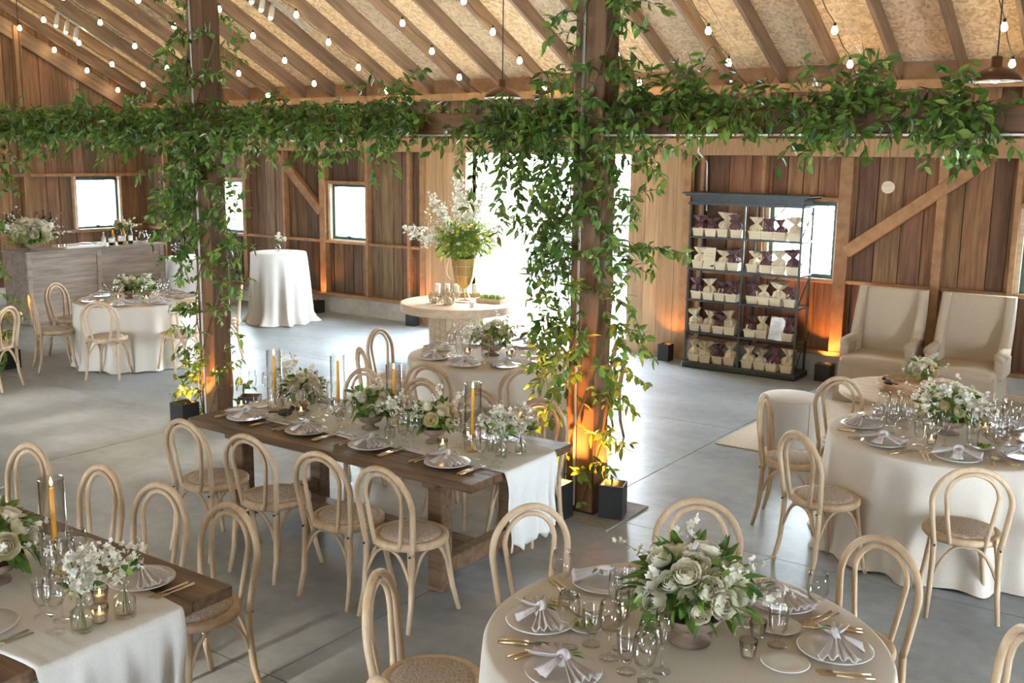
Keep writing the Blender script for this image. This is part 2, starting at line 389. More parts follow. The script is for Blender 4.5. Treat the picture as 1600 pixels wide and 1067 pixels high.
def build_gable():
    def roofz(y): return 3.6+.5*(YW-y) if y > -.5 else 3.6+.5*(YW+.5)-.5*(-.5-y)
    oy0, oy1, oz0, oz1 = 10.57, 11.42, 1.17, 2.07
    mb = MB()
    mb.box(XG-.12, XG-.04, -10, oy0, 0, 3.3).box(XG-.12, XG-.04, oy1, YW, 0, 3.3).box(XG-.12, XG-.04, oy0, oy1, 0, oz0).box(XG-.12, XG-.04, oy0, oy1, oz1, 3.3)
    n = len(mb.v); P = [(-10, 3.3), (YW, 3.3), (YW, 3.6), (-.5, roofz(-.5)), (-10, roofz(-10))]
    mb.v += [(XG-.08, y, z) for y, z in P]; mb.f.append(tuple(range(n, n+5)))
    w = ob('wall_left', mb.mesh('wall_left', barn_red, False)); struct(w, 'gable end barn wall of orange-brown planks behind the bar', 'wall')
    def run(a, b, z0, z1): planks(w, 'y', a, b, z0, z1, XG, barn_red if rnd.random() < .9 else barn, .2, .32)
    run(2.0, oy0, .28, lambda y: roofz(y)-.02); run(oy1, YW, .28, lambda y: roofz(y)-.02)
    run(oy0, oy1, .28, oz0-.02); run(oy0, oy1, oz1+.02, lambda y: roofz(y)-.02)
    for z, h in ((1.13, .045), (2.1, .05)):
        for a, b in ((4.0, 6.9), (6.95, 8.4), (8.45, 9.62), (9.7, 10.5), (10.5, 11.95)): part('girt', MB().box(XG, XG+.14, a, b, z, z+h), frame_wood, w)
    for y in (6.92, 8.42, 9.66): part('stud', MB().box(XG, XG+.1, y-.06, y+.06, .3, roofz(y)-.25, .004), barn_red, w)
    part('footing', MB().box(XG, XG+.09, 2, YW-.09, 0, .27), concrete_wall, w)
    # rake board
    L = math.hypot(1, .5)*9.5
    part('rake_board', MB().box(0, .06, -L, 0, -.24, 0), rafter_wood, w, loc=(XG, YW, 3.36), rot=(-math.atan(.5), 0, 0))
build_gable()
window(1, 'y', 10.57, 11.42, 1.17, 2.07, XG, 'bright window in the gable wall above the bar')

def build_doors():
    for n, (a, b, lab) in enumerate(((-9.98, -9.13, 'tall orange plank door leaf slid open left of the bright doorway'), (-6.45, -5.58, 'tall orange plank door leaf right of the bright doorway beside the basket shelf'))):
        m = MB().box(a, b, YW-.09, YW-.05, .02, 2.585)
        d = ob('door_%d' % (n+1), m.mesh('door_back', door_wood, False)); struct(d, lab, 'door')
        x = a
        while x < b-.01:
            w = min(rnd.uniform(.2, .26), b-x)
            if b-x-w < .08: w = b-x
            part('plank', MB().box(x+.002, x+w-.002, YW-.125-rnd.random()*.004, YW-.09, .02, 2.585), door_wood, d); x += w
        part('edge_strip', MB().box(a if n == 0 else b-.1, a+.1 if n == 0 else b, YW-.15, YW-.125, .02, 2.585), frame_wood, d)
    t = ob('trim_1', MB().box(-9.2, -9.13, YW-.05, YW+.14, 0, 2.585).box(-6.45, -6.38, YW-.05, YW+.14, 0, 2.585).mesh('jambs', door_wood, False))
    struct(t, 'orange timber jambs of the open doorway', 'door trim')
build_doors()

RS, RZ = .5, 3.42      # roof slope, underside of rafters at the back wall
ANG = math.atan(RS); CA = math.cos(ANG)
def roof_z(y): return RZ+RS*(YW-y)
def build_ceiling():
    root = ob('ceiling', MB().box(-18, 6.5, -.05, .05, 0, .25).mesh('ridge', rafter_wood, False), None, (0, -.5, roof_z(-.5)+.05))
    struct(root, 'pitched barn roof of pale strand board on exposed sloping rafters', 'ceiling')
    inv = (0, .5, -roof_z(-.5)-.05)
    dz = .2/CA
    def slope_obj(name, x0, x1, ya, yb, t0, t1, mat):     # box lying on the back slope, between horizontal ya..yb
        L0 = (YW-yb)/CA; L1 = (YW-ya)/CA
        return part(name, MB().box(x0, x1, -L1, -L0, t0, t1), mat, root, loc=(inv[0], inv[1]+YW, inv[2]+RZ), rot=(-ANG, 0, 0))
    x = -17.2; k = 0
    while x < 5.6:
        slope_obj('rafter', x-.024, x+.024, -.5, YW+.5, 0, .19, rafter_wood); x += .667
    # strand board sheets
    row = 0; y = YW+.5
    while y > -.4:
        yb = y; ya = max(y-1.22*CA, -.5); off = -18.4+(row % 2)*1.22; xx = off
        while xx < 6:
            slope_obj('panel', max(xx, -17.4)+.003, min(xx+2.44, 6)-.003, ya+.003, yb-.003, .19, .203, osb); xx += 2.44
        y = ya; row += 1
    part('light_seal_deck', MB().box(-17.6, 6.2, -(YW+.5)/CA, .6, .205, .225), osb, root, loc=(inv[0], inv[1]+YW, inv[2]+RZ), rot=(-ANG, 0, 0))  # added continuous layer, stops sky light leaking between the panels
    # front slope of the roof, behind the camera
    front = MB().box(-18, 6, -8.7/CA, 0, .19, .21)
    part('front_slope', front, osb, root, loc=(inv[0], inv[1]-.5, inv[2]+roof_z(-.5)), rot=(ANG, 0, 0))
build_ceiling()

def build_front_walls():
    # invented front wall, never in view: its openings shape the fill light and sun patches
    mb = MB()
    def wall(x0, x1, z0, z1): mb.box(x0, x1, -9.1, -9, z0, z1)
    # wide bays admit fill light; high openings are placed to throw sun patches
    wall(-17, -9.8, 0, 3.0); wall(-9.8, -6, 2.8, 3.0); wall(-6, -.5, 0, 3.0); wall(-.5, 2, 2.8, 3.0); wall(2, 6, 0, 3.0)
    wall(-17, -4.02, 3.0, 3.45); wall(-3.8, -3.7, 3.0, 3.45); wall(-3.47, 6, 3.0, 3.45); wall(-17, 6, 3.45, 3.9)
    x = -10.4; xs = [-17]
    for a, b in ((-10.3, -9.5), (-9.3, -8.75), (-8.6, -7.9), (-7.8, -7.5), (-7.3, -6.8)): xs += [a, b]
    xs.append(6)
    for i in range(0, len(xs), 2): wall(xs[i], xs[i+1], 3.9, 4.16)  # added slots, spaced to break the low sun into floor dapples
    wall(-17, 6, 4.16, 5.5)
    w = ob('wall_front', mb.mesh('wall_front', barn, False)); struct(w, 'unseen front barn wall with openings invented to shape fill light and sun patches', 'wall')
    mr = MB()
    mr.v += [(5.45, -9.1, 4), (5.45, YW, 4), (5.45, YW, 3.6), (5.45, -.5, roof_z(-.5)+.2), (5.45, -9.1, roof_z(-.5)-4.1)]; mr.f.append((0, 1, 2, 3, 4))
    w = ob('wall_right', mr.box(5.4, 5.5, -9, 4, 0, 4).box(5.4, 5.5, 6, YW, 0, 4).box(5.4, 5.5, 4, 6, 2.4, 4).mesh('wall_right', barn, False))
    struct(w, 'unseen right gable barn wall with a bay added for fill light', 'wall')  # out of view; its bay is an added opening for fill light
build_front_walls()

def build_outside():
    g = ob('ground', MB().box(-60, 40, YW+.12, 80, -.3, -.06).mesh('ground', gravel, False)); struct(g, 'pale gravel yard outside the doorway', 'ground')
    g2 = ob('ground', MB().box(-60, 40, -60, -9.1, -.3, -.06).mesh('ground', gravel, False)); struct(g2, 'pale gravel yard in front of the barn', 'ground')
    r = thing('retaining_wall', 'grey concrete block retaining wall outside the doorway', 'wall', (-12.6, 18.5, 0))
    for k in range(4):
        for j in range(5): part('block', MB().box(j*1.0+.01+(k % 2)*.3, j*1.0+.99+(k % 2)*.3, -.2, .2, -.06+k*.32, -.06+k*.32+.3, .015), block_m, r)
    part('cap', MB().box(-.1, 5.4, -.26, .26, 1.22, 1.3, .01), concrete_wall, r)
    p = thing('handrail', 'thin grey steel handrail standing outside the doorway', 'handrail', (-11.6, 17.2, -.06))
    for xx in (0, 1.6): part('post', MB().tube([(xx, 0, 0), (xx, 0, 2.5)], .04, 8), lamp_grey, p)
    part('rail', MB().tube([(0, 0, 1.1), (1.6, 0, 1.1)], .03, 8), lamp_grey, p)
    leafm = leaf_mesh_mb(.16, .08)
    for i, (x, y, s) in enumerate(((-16.5, 20.5, 1.6), (-13.2, 21, 1.3), (-9.6, 20.4, 1.1), (-22, 19, 1.8), (-6, 22, 1.9), (-3.2, 17, 1.3), (.6, 18, 1.5))):
        mb = MB()
        for _ in range(420):
            d = Vector((rnd.gauss(0, 1), rnd.gauss(0, 1), rnd.gauss(0, .8))).normalized()*s*(.55+.45*rnd.random())
            mb.add(leafm, Matrix.Translation(d+Vector((0, 0, s*.95))) @ Euler((rnd.uniform(0, 6), rnd.uniform(0, 6), rnd.uniform(0, 6))).to_matrix().to_4x4())
        t = thing('shrub', ['pale green shrub seen through the far left of the doorway', 'shrub above the block wall left of centre', 'shrub above the block wall near the vine post', 'large shrub outside the left windows', 'large shrub outside right of the doorway', 'shrub outside the window behind the basket shelf', 'shrub outside the window at the right edge'][i], 'shrub', (x, y, -.06))
        f = part('foliage', mb, shrub_s, t); f['kind'] = 'stuff'
        part('stem', MB().tube([(0, 0, 0), (.05, 0, s*.5), (0, .05, s)], [.05, .04, .02], 6), twig, t)

# ------------------------------------------------------------------ leaves and flowers
def leaf_mesh_mb(L=.085, W=.034, curl=.18):
    mb = MB(); rows = [(0, .05), (.25, .8), (.5, 1), (.78, .62), (1, .02)]
    P = []
    for t, w in rows:
        y = L*t; z = -curl*L*t*t
        P.append([(-W/2*w, y, z+.12*W*w), (0, y, z-.06*W), (W/2*w, y, z+.12*W*w)])
    return mb.quad_grid(P)
LEAFMB = [leaf_mesh_mb(.092, .034), leaf_mesh_mb(.075, .04, .3), leaf_mesh_mb(.11, .036, .1), leaf_mesh_mb(.1, .056, .15)]
LEAFME = [m.mesh('leaf', leaf_o, True) for m in LEAFMB]
LIMEME = [m.mesh('lime_leaf', lime_o, True) for m in LEAFMB]
build_outside()

def look(d, roll=0.):      # matrix taking +Y to direction d
    d = Vector(d).normalized(); q = d.to_track_quat('Y', 'Z'); return q.to_matrix().to_4x4() @ Matrix.Rotation(roll, 4, 'Y')

CAMP = Vector((0, 0, 2.55))
def garland(name, label, strands, base, group='leafy vine garlands on posts and beam', nmax=290):
    """strands: list of polylines in world space; leaves grow in pairs along them"""
    root = thing(name, label, 'garland', base, 0, group)
    B = Vector(base); st = MB(); L = []
    for pts, rad, dens in strands:
        pts = [Vector(p)-B for p in pts]; st.tube(pts, rad, 4, caps=False)
        acc = 0.
        for a, b in zip(pts, pts[1:]):
            seg = b-a; n = seg.length
            if n < 1e-6: continue
            t = seg/n; pos = acc
            while pos < n:
                p = a+t*pos
                for sgn in (-1, 1):
                    side = t.orthogonal().normalized(); side.rotate(Matrix.Rotation(rnd.uniform(0, 2*PI), 3, t))
                    d = (side*1.0+t*rnd.uniform(-.2, .9)+Vector((0, 0, -.45))).normalized()
                    L.append((p, d, rnd.uniform(-1.2, 1.2), rnd.randrange(4), rnd.uniform(.5, 1.02)))
                pos += dens*rnd.uniform(.7, 1.3)
            acc = pos-n
    part('stem', st, twig, root)
    L.sort(key=lambda l: (l[0]+B-CAMP).length)
    step = max(1, len(L)//nmax); near = L[:nmax*2]; rnd.shuffle(near); pick = set(id(l) for l in near[:nmax])
    mb = MB()
    for l in L:
        p, d, roll, k, s = l; M = Matrix.Translation(p) @ look(d, roll)
        if id(l) in pick:
            o = ob('leaf', LEAFME[k], root, sc=s); o.matrix_basis = M @ Matrix.Scale(s, 4)
        else: mb.add(LEAFMB[k], M @ Matrix.Scale(s, 4))
    f = part('foliage', mb, leaf_s, root, True); f['kind'] = 'stuff'
    return root

def wander(p, d, L, grav=.25, jit=.35, step=.06):
    p = Vector(p); d = Vector(d).normalized(); out = [p.copy()]; n = max(2, int(L/step))
    for i in range(n):
        d = (d+Vector((rnd.gauss(0, jit), rnd.gauss(0, jit), rnd.gauss(0, jit)))*.35+Vector((0, 0, -grav))*.6).normalized()
        p = p+d*step; out.append(p.copy())
    return out

P0, P1, P2 = -11.85, -7.77, -3.67; PY = 6.25
def build_posts():
    info = ((P2, 'square timber post at centre right standing on a concrete pad, wrapped in vine'), (P1, 'square timber post at left centre wrapped in vine'), (P0, 'square timber post at the far left edge by the bar'), (.43, 'square timber post at the right beyond the frame'))
    for x, lab in info:
        if x > 0: continue
        t = thing('timber_post', lab, 'post', (x, PY, 0), 0, 'timber posts carrying the beam')
        part('main_timber', MB().box(-.03, .12, -.1, .1, 0, roof_z(PY)-.02, .008), post_wood, t)
        part('side_timber', MB().box(-.12, -.05, -.08, .1, 0, roof_z(PY)-.02, .006), post_wood, t)
        part('conduit', MB().tube([(-.04, -.1, 0.05), (-.04, -.1, 5.5)], .011, 6), steel, t)
        part('base_plate', MB().box(-.14, .14, -.12, .12, 0, .02), iron, t)
    pad = ob('concrete_pad', MB().box(-.28, .27, -.33, .3, 0, .014, .004).mesh('concrete_pad', noisy('pad_concrete', (.16, .16, .15), (.3, .3, .28), (1, 1, 1), 8, 5, .7), False), None, (P2+.1, PY, 0))
    tag(pad, 'low concrete pad with a dark rim under the centre right post', 'pad')
    b = ob('cross_beam', MB().box(-17, 5, PY-.075, PY+.075, 2.7, 2.855, .01).mesh('cross_beam', beam_wood, False)); tag(b, 'long dark timber beam draped in vine across the hall', 'beam')
    part('light_strip', MB().box(-17, 5, PY-.085, PY-.07, 2.688, 2.7), steel, b)
build_posts()

def beam_strands(x0, x1, dens):
    out = []
    # a mat running along the beam
    x = x0
    while x < x1:
        k = dens(x)
        for _ in range(int(k*2.2+rnd.random())):
            y = PY+rnd.uniform(-.14, .12); z = 2.78+rnd.uniform(-.06, .14)
            out.append((wander((x+rnd.uniform(-.05, .05), y, z), (rnd.choice((-1, 1)), rnd.uniform(-.3, .2), rnd.uniform(-.1, .55)), rnd.uniform(.25, .5), .12, .5), .0025, .036))
        x += .1
    return out
def hang(x, L, n, spread=.14):
    out = []
    for _ in range(n):
        p = (x+rnd.uniform(-spread, spread), PY-.09-rnd.random()*.1, 2.78+rnd.uniform(-.05, .1))
        out.append((wander(p, (rnd.uniform(-.5, .5), -.5, .1), L*rnd.uniform(.55, 1.1), .5, .32), .0022, .04))
    return out
def up(x, L, n, spread=.15):
    return [(wander((x+rnd.uniform(-spread, spread), PY+rnd.uniform(-.1, .1), 2.86), (rnd.uniform(-.6, .6), rnd.uniform(-.2, .2), 1), L*rnd.uniform(.6, 1.1), .06, .35), .002, .04) for _ in range(n)]
def build_beam_garlands():
    s = beam_strands(-13.2, -8.0, lambda x: 1.6)
    x = -13.0
    while x < -8.1: s += hang(x, .42+.12*math.sin(x*5), 5); x += .2
    for x in (-10.6, -9.9, -12.2, -9.0): s += up(x, .25, 4)
    s += hang(-10.2, .6, 5) + hang(-11.2, .65, 5) + hang(-8.6, .6, 6)
    garland('vine_garland', 'thick leafy vine over the beam left of the left post', s, (-10, PY, 2.85))
    s = beam_strands(-7.6, -3.9, lambda x: 1.5 if x < -5.6 else (1.0 if x < -4.9 or x > -4.3 else .45))
    x = -7.5
    while x < -5.05: s += hang(x, .34+.22*math.sin(x*4+1)**2, 4); x += .19
    s += hang(-6.75, .62, 5) + hang(-6.2, .6, 6) + hang(-5.75, .5, 5) + hang(-5.3, .42, 4) + hang(-4.55, .55, 4, .08) + hang(-4.2, .6, 7, .12) + hang(-4.0, .75, 6, .1)
    s += up(-6.9, .28, 5) + up(-6.3, .2, 4) + up(-5.5, .42, 5, .1) + up(-5.2, .2, 4) + up(-4.1, .4, 6)
    garland('vine_garland', 'leafy vine over the beam between the two posts', s, (-5.7, PY, 2.85))
    s = beam_strands(-3.5, -1.0, lambda x: 1.9)
    s += hang(-3.35, .45, 6) + hang(-3.1, .3, 4) + hang(-2.55, .25, 5) + hang(-2.2, .3, 6) + hang(-1.95, .5, 9, .12) + hang(-1.6, .25, 5) + hang(-1.3, .5, 10, .13) + hang(-1.1, .45, 5, .08)
    s += up(-3.2, .38, 9) + up(-2.85, .42, 8) + up(-2.5, .25, 6) + up(-2.0, .36, 9) + up(-1.75, .3, 8) + up(-1.35, .25, 7)
    garland('vine_garland', 'leafy vine over the beam right of the centre right post', s, (-2.3, PY, 2.85))
    s = beam_strands(-.75, 1.5, lambda x: 1.2) + hang(-.62, .5, 7, .08)
    garland('vine_garland', 'short end of vine hanging from the beam at the right edge', s, (.3, PY, 2.85), nmax=60)
build_beam_garlands()
def post_strands(x, prof, n):
    """prof: list of (z0, z1, radius, density, sidebias)"""
    out = []
    for z0, z1, r, d, bias in prof:
        for _ in range(int((z1-z0)*n*d)):
            z = rnd.uniform(z0, z1); a = rnd.uniform(PI*.85, PI*2.15)
            q = Vector((math.cos(a)+bias, math.sin(a), 0)).normalized(); st = .12+rnd.random()*r*.45
            p = (x+q.x*st, PY+q.y*st, z)
            dr = (q.x*.6+rnd.uniform(-.5, .5), q.y*.5, rnd.uniform(-.3, .6))
            out.append((wander(p, dr, rnd.uniform(.6, 1.3)*max(r, .14), .3, .4), .0022, .038))
    # climbing main stems
    for k in range(4):
        zs = np.linspace(.1, 3.6, 40); out.append(([(x+.16*math.cos(2.2*z+k*1.6), PY+.15*math.sin(2.2*z+k*1.6), z) for z in zs], .005, .16))
    return out
def build_post_garlands():
    s = post_strands(P1, [(.1, .55, .26, .8, -.3), (.5, 1.0, .2, .8, 0), (1.0, 1.6, .26, 1.1, -.1), (1.6, 2.9, .36, 2.2, 0), (2.9, 3.35, .28, 1.1, -.2), (3.35, 3.9, .26, .9, -.3)], 36)
    garland('vine_garland', 'leafy vine climbing the left centre post above black uplight boxes', s, (P1, PY, 1.5))
    s = post_strands(P2, [(.25, .7, .3, .55, .8), (.7, 1.15, .26, .7, .3), (1.1, 1.9, .36, 1.5, -.1), (1.9, 2.75, .42, 1.9, -.25), (2.75, 3.15, .26, 1.0, 0), (3.2, 3.7, .28, .9, .7)], 36)
    s += hang(-4.3, .8, 6, .1) + hang(-3.95, .95, 8, .1)
    garland('vine_garland', 'leafy vine climbing the centre right post by the farm table', s, (P2, PY, 1.5))
    s = post_strands(P0, [(.2, .9, .4, 1.2, .5), (.9, 1.6, .3, .8, .5), (1.6, 2.8, .45, 1.6, .3)], 34)
    garland('vine_garland', 'leafy vine on the far left post lit orange from below', s, (P0, PY, 1.5), nmax=120)
build_post_garlands()

# ------------------------------------------------------------------ lamps: uplights, string lights, pendants, tracks
def uplight(x, y, lab, w=.15, h=.21, rz=0, e=22, tilt=(0, 0)):
    t = thing('uplight_box', lab, 'uplight', (x, y, .0145 if -4 < x < -3.2 and y < 8 else 0), rz, 'black uplight boxes')
    a = w/2; th = .008
    part('housing', MB().box(-a, a, -a, -a+th, 0, h).box(-a, a, a-th, a, 0, h).box(-a, -a+th, -a+th, a-th, 0, h).box(a-th, a, -a+th, a-th, 0, h).box(-a+th, a-th, -a+th, a-th, 0, .02), black_paint, t)
    part('lamp', MB().lathe([(.0, .02), (.04, .02), (.05, .11), (.045, .115), (0, .115)], 16), uplamp_m, t)
    l = bpy.data.lights.new('uplight_lamp', 'SPOT'); l.energy = e*2.2; l.color = (1, .38, .09); l.spot_size = 1.5; l.spot_blend = .6; l.shadow_soft_size = .03
    lo = bpy.data.objects.new('uplight_lamp', l); COL.objects.link(lo); lo.parent = t; lo.location = (0, 0, .13)
    d = Vector((tilt[0], tilt[1], 1)); lo.rotation_euler = d.to_track_quat('-Z', 'Y').to_euler()
uplight(-12.03, 11.78, 'black uplight box at the wall right of the tall cocktail table', tilt=(0, .15), e=10)
uplight(-10.0, 11.75, 'black uplight box at the wall behind the wooden pedestal table', tilt=(0, .15), e=10)
uplight(-5.75, 11.72, 'black uplight box on the floor left of the basket shelf', tilt=(0, .2), e=7)
uplight(-3.72, 11.78, 'black uplight box between the basket shelf and the slipcovered chairs', .18, .2, tilt=(0, .2), e=24)
uplight(-7.93, 6.0, 'black uplight box at the left side of the left vine post', .19, .22, tilt=(.25, .2), e=55)
uplight(-7.65, 6.55, 'black uplight box on the far side of the left vine post', .19, .22, .6, tilt=(-.1, -.3), e=22)
uplight(-3.74, 5.93, 'large black uplight box in front of the centre right post', .2, .26, tilt=(.05, .25), e=75)
uplight(-3.42, 6.22, 'black uplight box on the concrete pad right of the centre post', .17, .24, .3, tilt=(-.35, .1), e=45)
uplight(-11.7, 6.4, 'black uplight box at the foot of the far left post', .19, .22, tilt=(-.1, -.15), e=40)

def bulb_meshes():
    b = MB().lathe([(.0, -.085), (.018, -.082), (.031, -.065), (.033, -.045), (.022, -.015), (.013, 0)], 12)
    s = MB().lathe([(.0145, -.005), (.0155, .03), (.008, .036), (0, .036)], 10)
    return b.mesh('bulb', bulb_m), s.mesh('socket', cord_m)
BULB, SOCK = bulb_meshes()
def string_light(x, ys, lab, dx=0):
    z = lambda y: RZ+RS*(YW-y)-.07
    t = thing('string_light', lab, 'string light', (x, YW-.1, z(YW-.1)), 0, 'bulb strings under the rafters')
    B = Vector((x, YW-.1, z(YW-.1)))
    pts = []; n = 60
    for i in range(n+1):
        y = YW-.1-(YW-.1-6.6)*i/n; pts.append(Vector((x, y, z(y)-.05*abs(math.sin((y-ys[0])/.575*PI))))-B)
    part('wire', MB().tube(pts, .005, 5), cord_m, t)
    for y in ys:
        p = Vector((x, y, z(y)-.03))-B
        s = ob('socket', SOCK, t, p); ob('bulb', BULB, s)
order = ['leftmost', 'second from left', 'third from left', 'fourth from left', 'fifth from left', 'sixth from left', 'seventh from left', 'eighth from left', 'ninth from left', 'tenth from left', 'eleventh from left', 'rightmost']
for i, (x, y0) in enumerate(((-16.5, 9.62), (-15.6, 9.5), (-14.4, 9.1), (-12.95, 9.33), (-11.65, 9.67), (-10.42, 9.92), (-8.86, 9.66), (-7.66, 9.95), (-6.24, 9.93), (-4.92, 10.18), (-3.57, 10.3), (-1.98, 10.98))):
    ys = [y0+.585*k for k in range(-3, 5) if 7.5 < y0+.585*k < 11.75]
    string_light(x, ys, order[i]+' string of warm bulbs running down under the rafters')
def pendant(x, y, z, lab, ztop):
    t = thing('pendant_lamp', lab, 'pendant lamp', (x, y, z), 0, 'bronze barn pendants')
    part('shade', MB().lathe([(.185, -.01), (.19, 0), (.17, .035), (.12, .075), (.05, .1), (.04, .11), (.04, .17), (.03, .18), (0, .18)], 32), shade_m, t, True)
    part('rim', MB().lathe([(.17, .004), (.186, -.012), (.19, -.004), (.178, .008)], 32), china, t, True)
    part('cord', MB().tube([(0, 0, .18), (0, 0, ztop-z)], .006, 6), cord_m, t)
    part('globe', MB().ball((0, 0, .03), .045, 12, 8), bulb_m, t, True)
pendant(-6.2, 8.7, 3.13, 'bronze pendant lamp hanging above the vine left of the centre right post', roof_z(8.7))
pendant(-1.56, 8.5, 3.14, 'bronze pendant lamp hanging at the upper right', roof_z(8.1))
pendant(-15.3, 8.9, 3.0, 'bronze pendant lamp hanging low at the far left behind the vine', roof_z(8.9))
def track(x, y, lab, n):
    z = roof_z(y)+.04
    t = thing('track_light', lab, 'track light', (x, y, z), 0, 'ceiling spot tracks')
    part('rail', MB().box(-.02, .02, -.45, .65, -.02, .02), lamp_grey, t, rot=(-ANG, 0, 0))
    for k in range(n):
        yy = -.35+.16*k; zz = -yy*RS-.03
        s = part('spot', MB().tube([(0, yy, zz), (0, yy-.02, zz-.07), (0, yy-.05, zz-.2)], [.012, .035, .038], 12), lamp_grey, t)
        part('lens', MB().ball((0, yy-.052, zz-.203), .03, 10, 6), spot_m, s)
track(-10.8, 9.9, 'grey ceiling track with spot heads right of the left post', 3)
track(-15.35, 9.95, 'grey ceiling track with spot heads at the upper left', 3)

# ------------------------------------------------------------------ bentwood chairs
def chair_proto():
    root = thing('bentwood_chair', 'x', 'chair', (0, 0, -50), 0, 'bleached bentwood chairs')
    def hoop(wb, wm, zt, y0, yt, zb, r, n=30):
        # from the seat up one side, over and down the other
        L = []
        zm = zt-wm*1.02
        for i in range(9):
            t = i/8; z = zb+(zm-zb)*t; w = wb+(wm-wb)*(t**.8); L.append((w, z))
        for i in range(1, 13):
            a = PI/2*i/12; L.append((wm*math.cos(a), zm+(zt-zm)*math.sin(a)))
        full = [(-w, z) for w, z in L]+[(w, z) for w, z in reversed(L[:-1])]
        return [(w, y0+(yt-y0)*((z-zb)/(zt-zb))**1.2, z) for w, z in full]
    part('outer_hoop', MB().tube(hoop(.172, .205, .895, -.175, -.235, .43, .016), .0165, 10), bleached, root, True)
    part('inner_hoop', MB().tube(hoop(.088, .135, .862, -.188, -.228, .44, .012), .0125, 10), bleached, root, True)
    for s in (-1, 1):
        part('leg', MB().tube([(s*.172, -.175, .44), (s*.173, -.178, .3), (s*.178, -.19, .15), (s*.188, -.225, 0)], [.0165, .0175, .016, .013], 10), bleached, root, True)
        part('leg', MB().tube([(s*.135, .135, .43), (s*.145, .15, .3), (s*.165, .17, .14), (s*.185, .2, 0)], [.019, .018, .015, .0125], 10), bleached, root, True)
        part('bolt', MB().tube([(s*.172, -.198, .425), (s*.172, -.19, .425)], .006, 8), black_paint, root)
    seat = part('seat_ring', MB().lathe([(.13, .445), (.205, .433), (.215, .445), (.215, .465), (.203, .476), (.172, .474), (.168, .46), (.13, .455)], 40), bleached, root, True)
    part('seat_pad', MB().lathe([(.172, .468), (.168, .48), (.14, .491), (.08, .497), (0, .499)], 32), cane, seat, True)
    legs = [(-.173, -.18), (.173, -.18), (.152, .157), (-.152, .157)]
    for i in range(4):
        a, b = Vector((*legs[i], 0)), Vector((*legs[(i+1) % 4], 0)); P = []
        for k in range(13):
            t = k/12; q = a.lerp(b, .02+.96*t); q.z = .25+.178*(1-abs(2*t-1)**2.6); P.append(q)
        part('brace', MB().tube(P, .0095, 8), bleached, root, True)
    return root
CH = chair_proto(); CH_used = [False]
def chair(x, y, rz, lab):
    """x, y: seat centre; rz: turn so that +Y (front) faces the table"""
    rz += rnd.uniform(-.06, .06)
    if not CH_used[0]:
        CH_used[0] = True; CH.location = (x, y, 0); CH.rotation_euler = (0, 0, rz); CH['label'] = lab; return CH
    return copy_tree(CH, (x, y, 0), rz, lab)
ordn = ['leftmost', 'second from left', 'third from left', 'rightmost']
for i, x in enumerate((-5.23, -4.66, -4.05, -3.57)): chair(x, 4.17, 0, ordn[i]+' bentwood chair on the near side of the centre farm table')
for i, x in enumerate((-5.4, -4.83, -4.29, -3.74)): chair(x, 5.55, PI, ordn[i]+' bentwood chair on the far side of the centre farm table')
for i, x in enumerate((-5.45, -4.78, -4.26, -3.75)): chair(x, 2.84, PI, ordn[i]+' bentwood chair at the lower left farm table')
import itertools
SW = ['right', 'far right', 'far', 'far left', 'left', 'near left', 'near', 'near right']
def seat_words(angs):
    # where each seat lies as the camera sees it, every seat its own word
    def cam_ang(a):
        x, y = math.cos(math.radians(a)), math.sin(math.radians(a)); return math.degrees(math.atan2(-x*.571+y*.821, x*.821+y*.571)) % 360
    L = sorted(angs, key=cam_ang); best = None
    for cmb in itertools.combinations(range(8), len(L)):
        for r in range(len(L)):
            q = cmb[r:]+cmb[:r]; e = sum(((cam_ang(a)-45*k+180) % 360-180)**2 for a, k in zip(L, q))
            if best is None or e < best[0]: best = (e, dict(zip(L, (SW[k] for k in q))))
    return best[1]
R4, R3, R2, R1 = (-1.524, 3.36), (-1.38, 7.05), (-5.39, 7.44), (-10.9, 7.65)
ROUND = {'front round table': (R4, [203, 153, 112, 70, 25, 246], [203, 153, 112, 70, 25, 246]),
         'right round table': (R3, [189, 238, 143, 105, 288, 333], [189, 238, 143, 105, 288, 333, 20, 62]),
         'middle round table': (R2, [238, 190, 281, 319, 138, 45, 92], [238, 190, 281, 319, 138, 45, 92, 2]),
         'bar-side round table': (R1, [250, 199, 304, 52, 350], [250, 199, 304, 52, 350, 100, 150])}
for nmn, (c, angs, sa) in ROUND.items():
    W_ = seat_words(sa)
    for a in angs:
        ar = math.radians(a); chair(c[0]+.99*math.cos(ar), c[1]+.99*math.sin(ar), ar+PI/2, 'bleached bentwood chair at the %s seat of the %s' % (W_[a], nmn))
chair(-10.8, 5.72, 2.1, 'bentwood chair cut off by the left picture edge')

# ------------------------------------------------------------------ tables and cloths
def farm_table(x0, x1, y0, y1, lab):
    t = thing('farm_table', lab, 'table', ((x0+x1)/2, (y0+y1)/2, 0), 0, 'dark farm tables'); L = (x1-x0)/2; W = (y1-y0)/2; n = 5
    for k in range(n):
        a = -W+2*W*k/n; b = -W+2*W*(k+1)/n; part('plank', MB().box(-L+rnd.uniform(0, .006), L-rnd.uniform(0, .006), a+.0015, b-.0015, .708, .76-rnd.uniform(0, .002), .004), table_wood, t)
    for sx in (-1, 1):
        X = sx*(L-.36)
        for sy in (-1, 1): part('leg', MB().box(X-.055, X+.055, sy*(W-.17)-.05, sy*(W-.17)+.05, 0, .66, .006), table_wood, t)
        part('bearer', MB().box(X-.05, X+.05, -W+.06, W-.06, .655, .708, .004), table_wood, t)
        part('foot_rail', MB().box(X-.04, X+.04, -W+.22, W-.22, .09, .19, .004), table_wood, t)
    part('stretcher', MB().box(-L+.4, L-.4, -.05, .05, .1, .19, .004), table_wood, t)
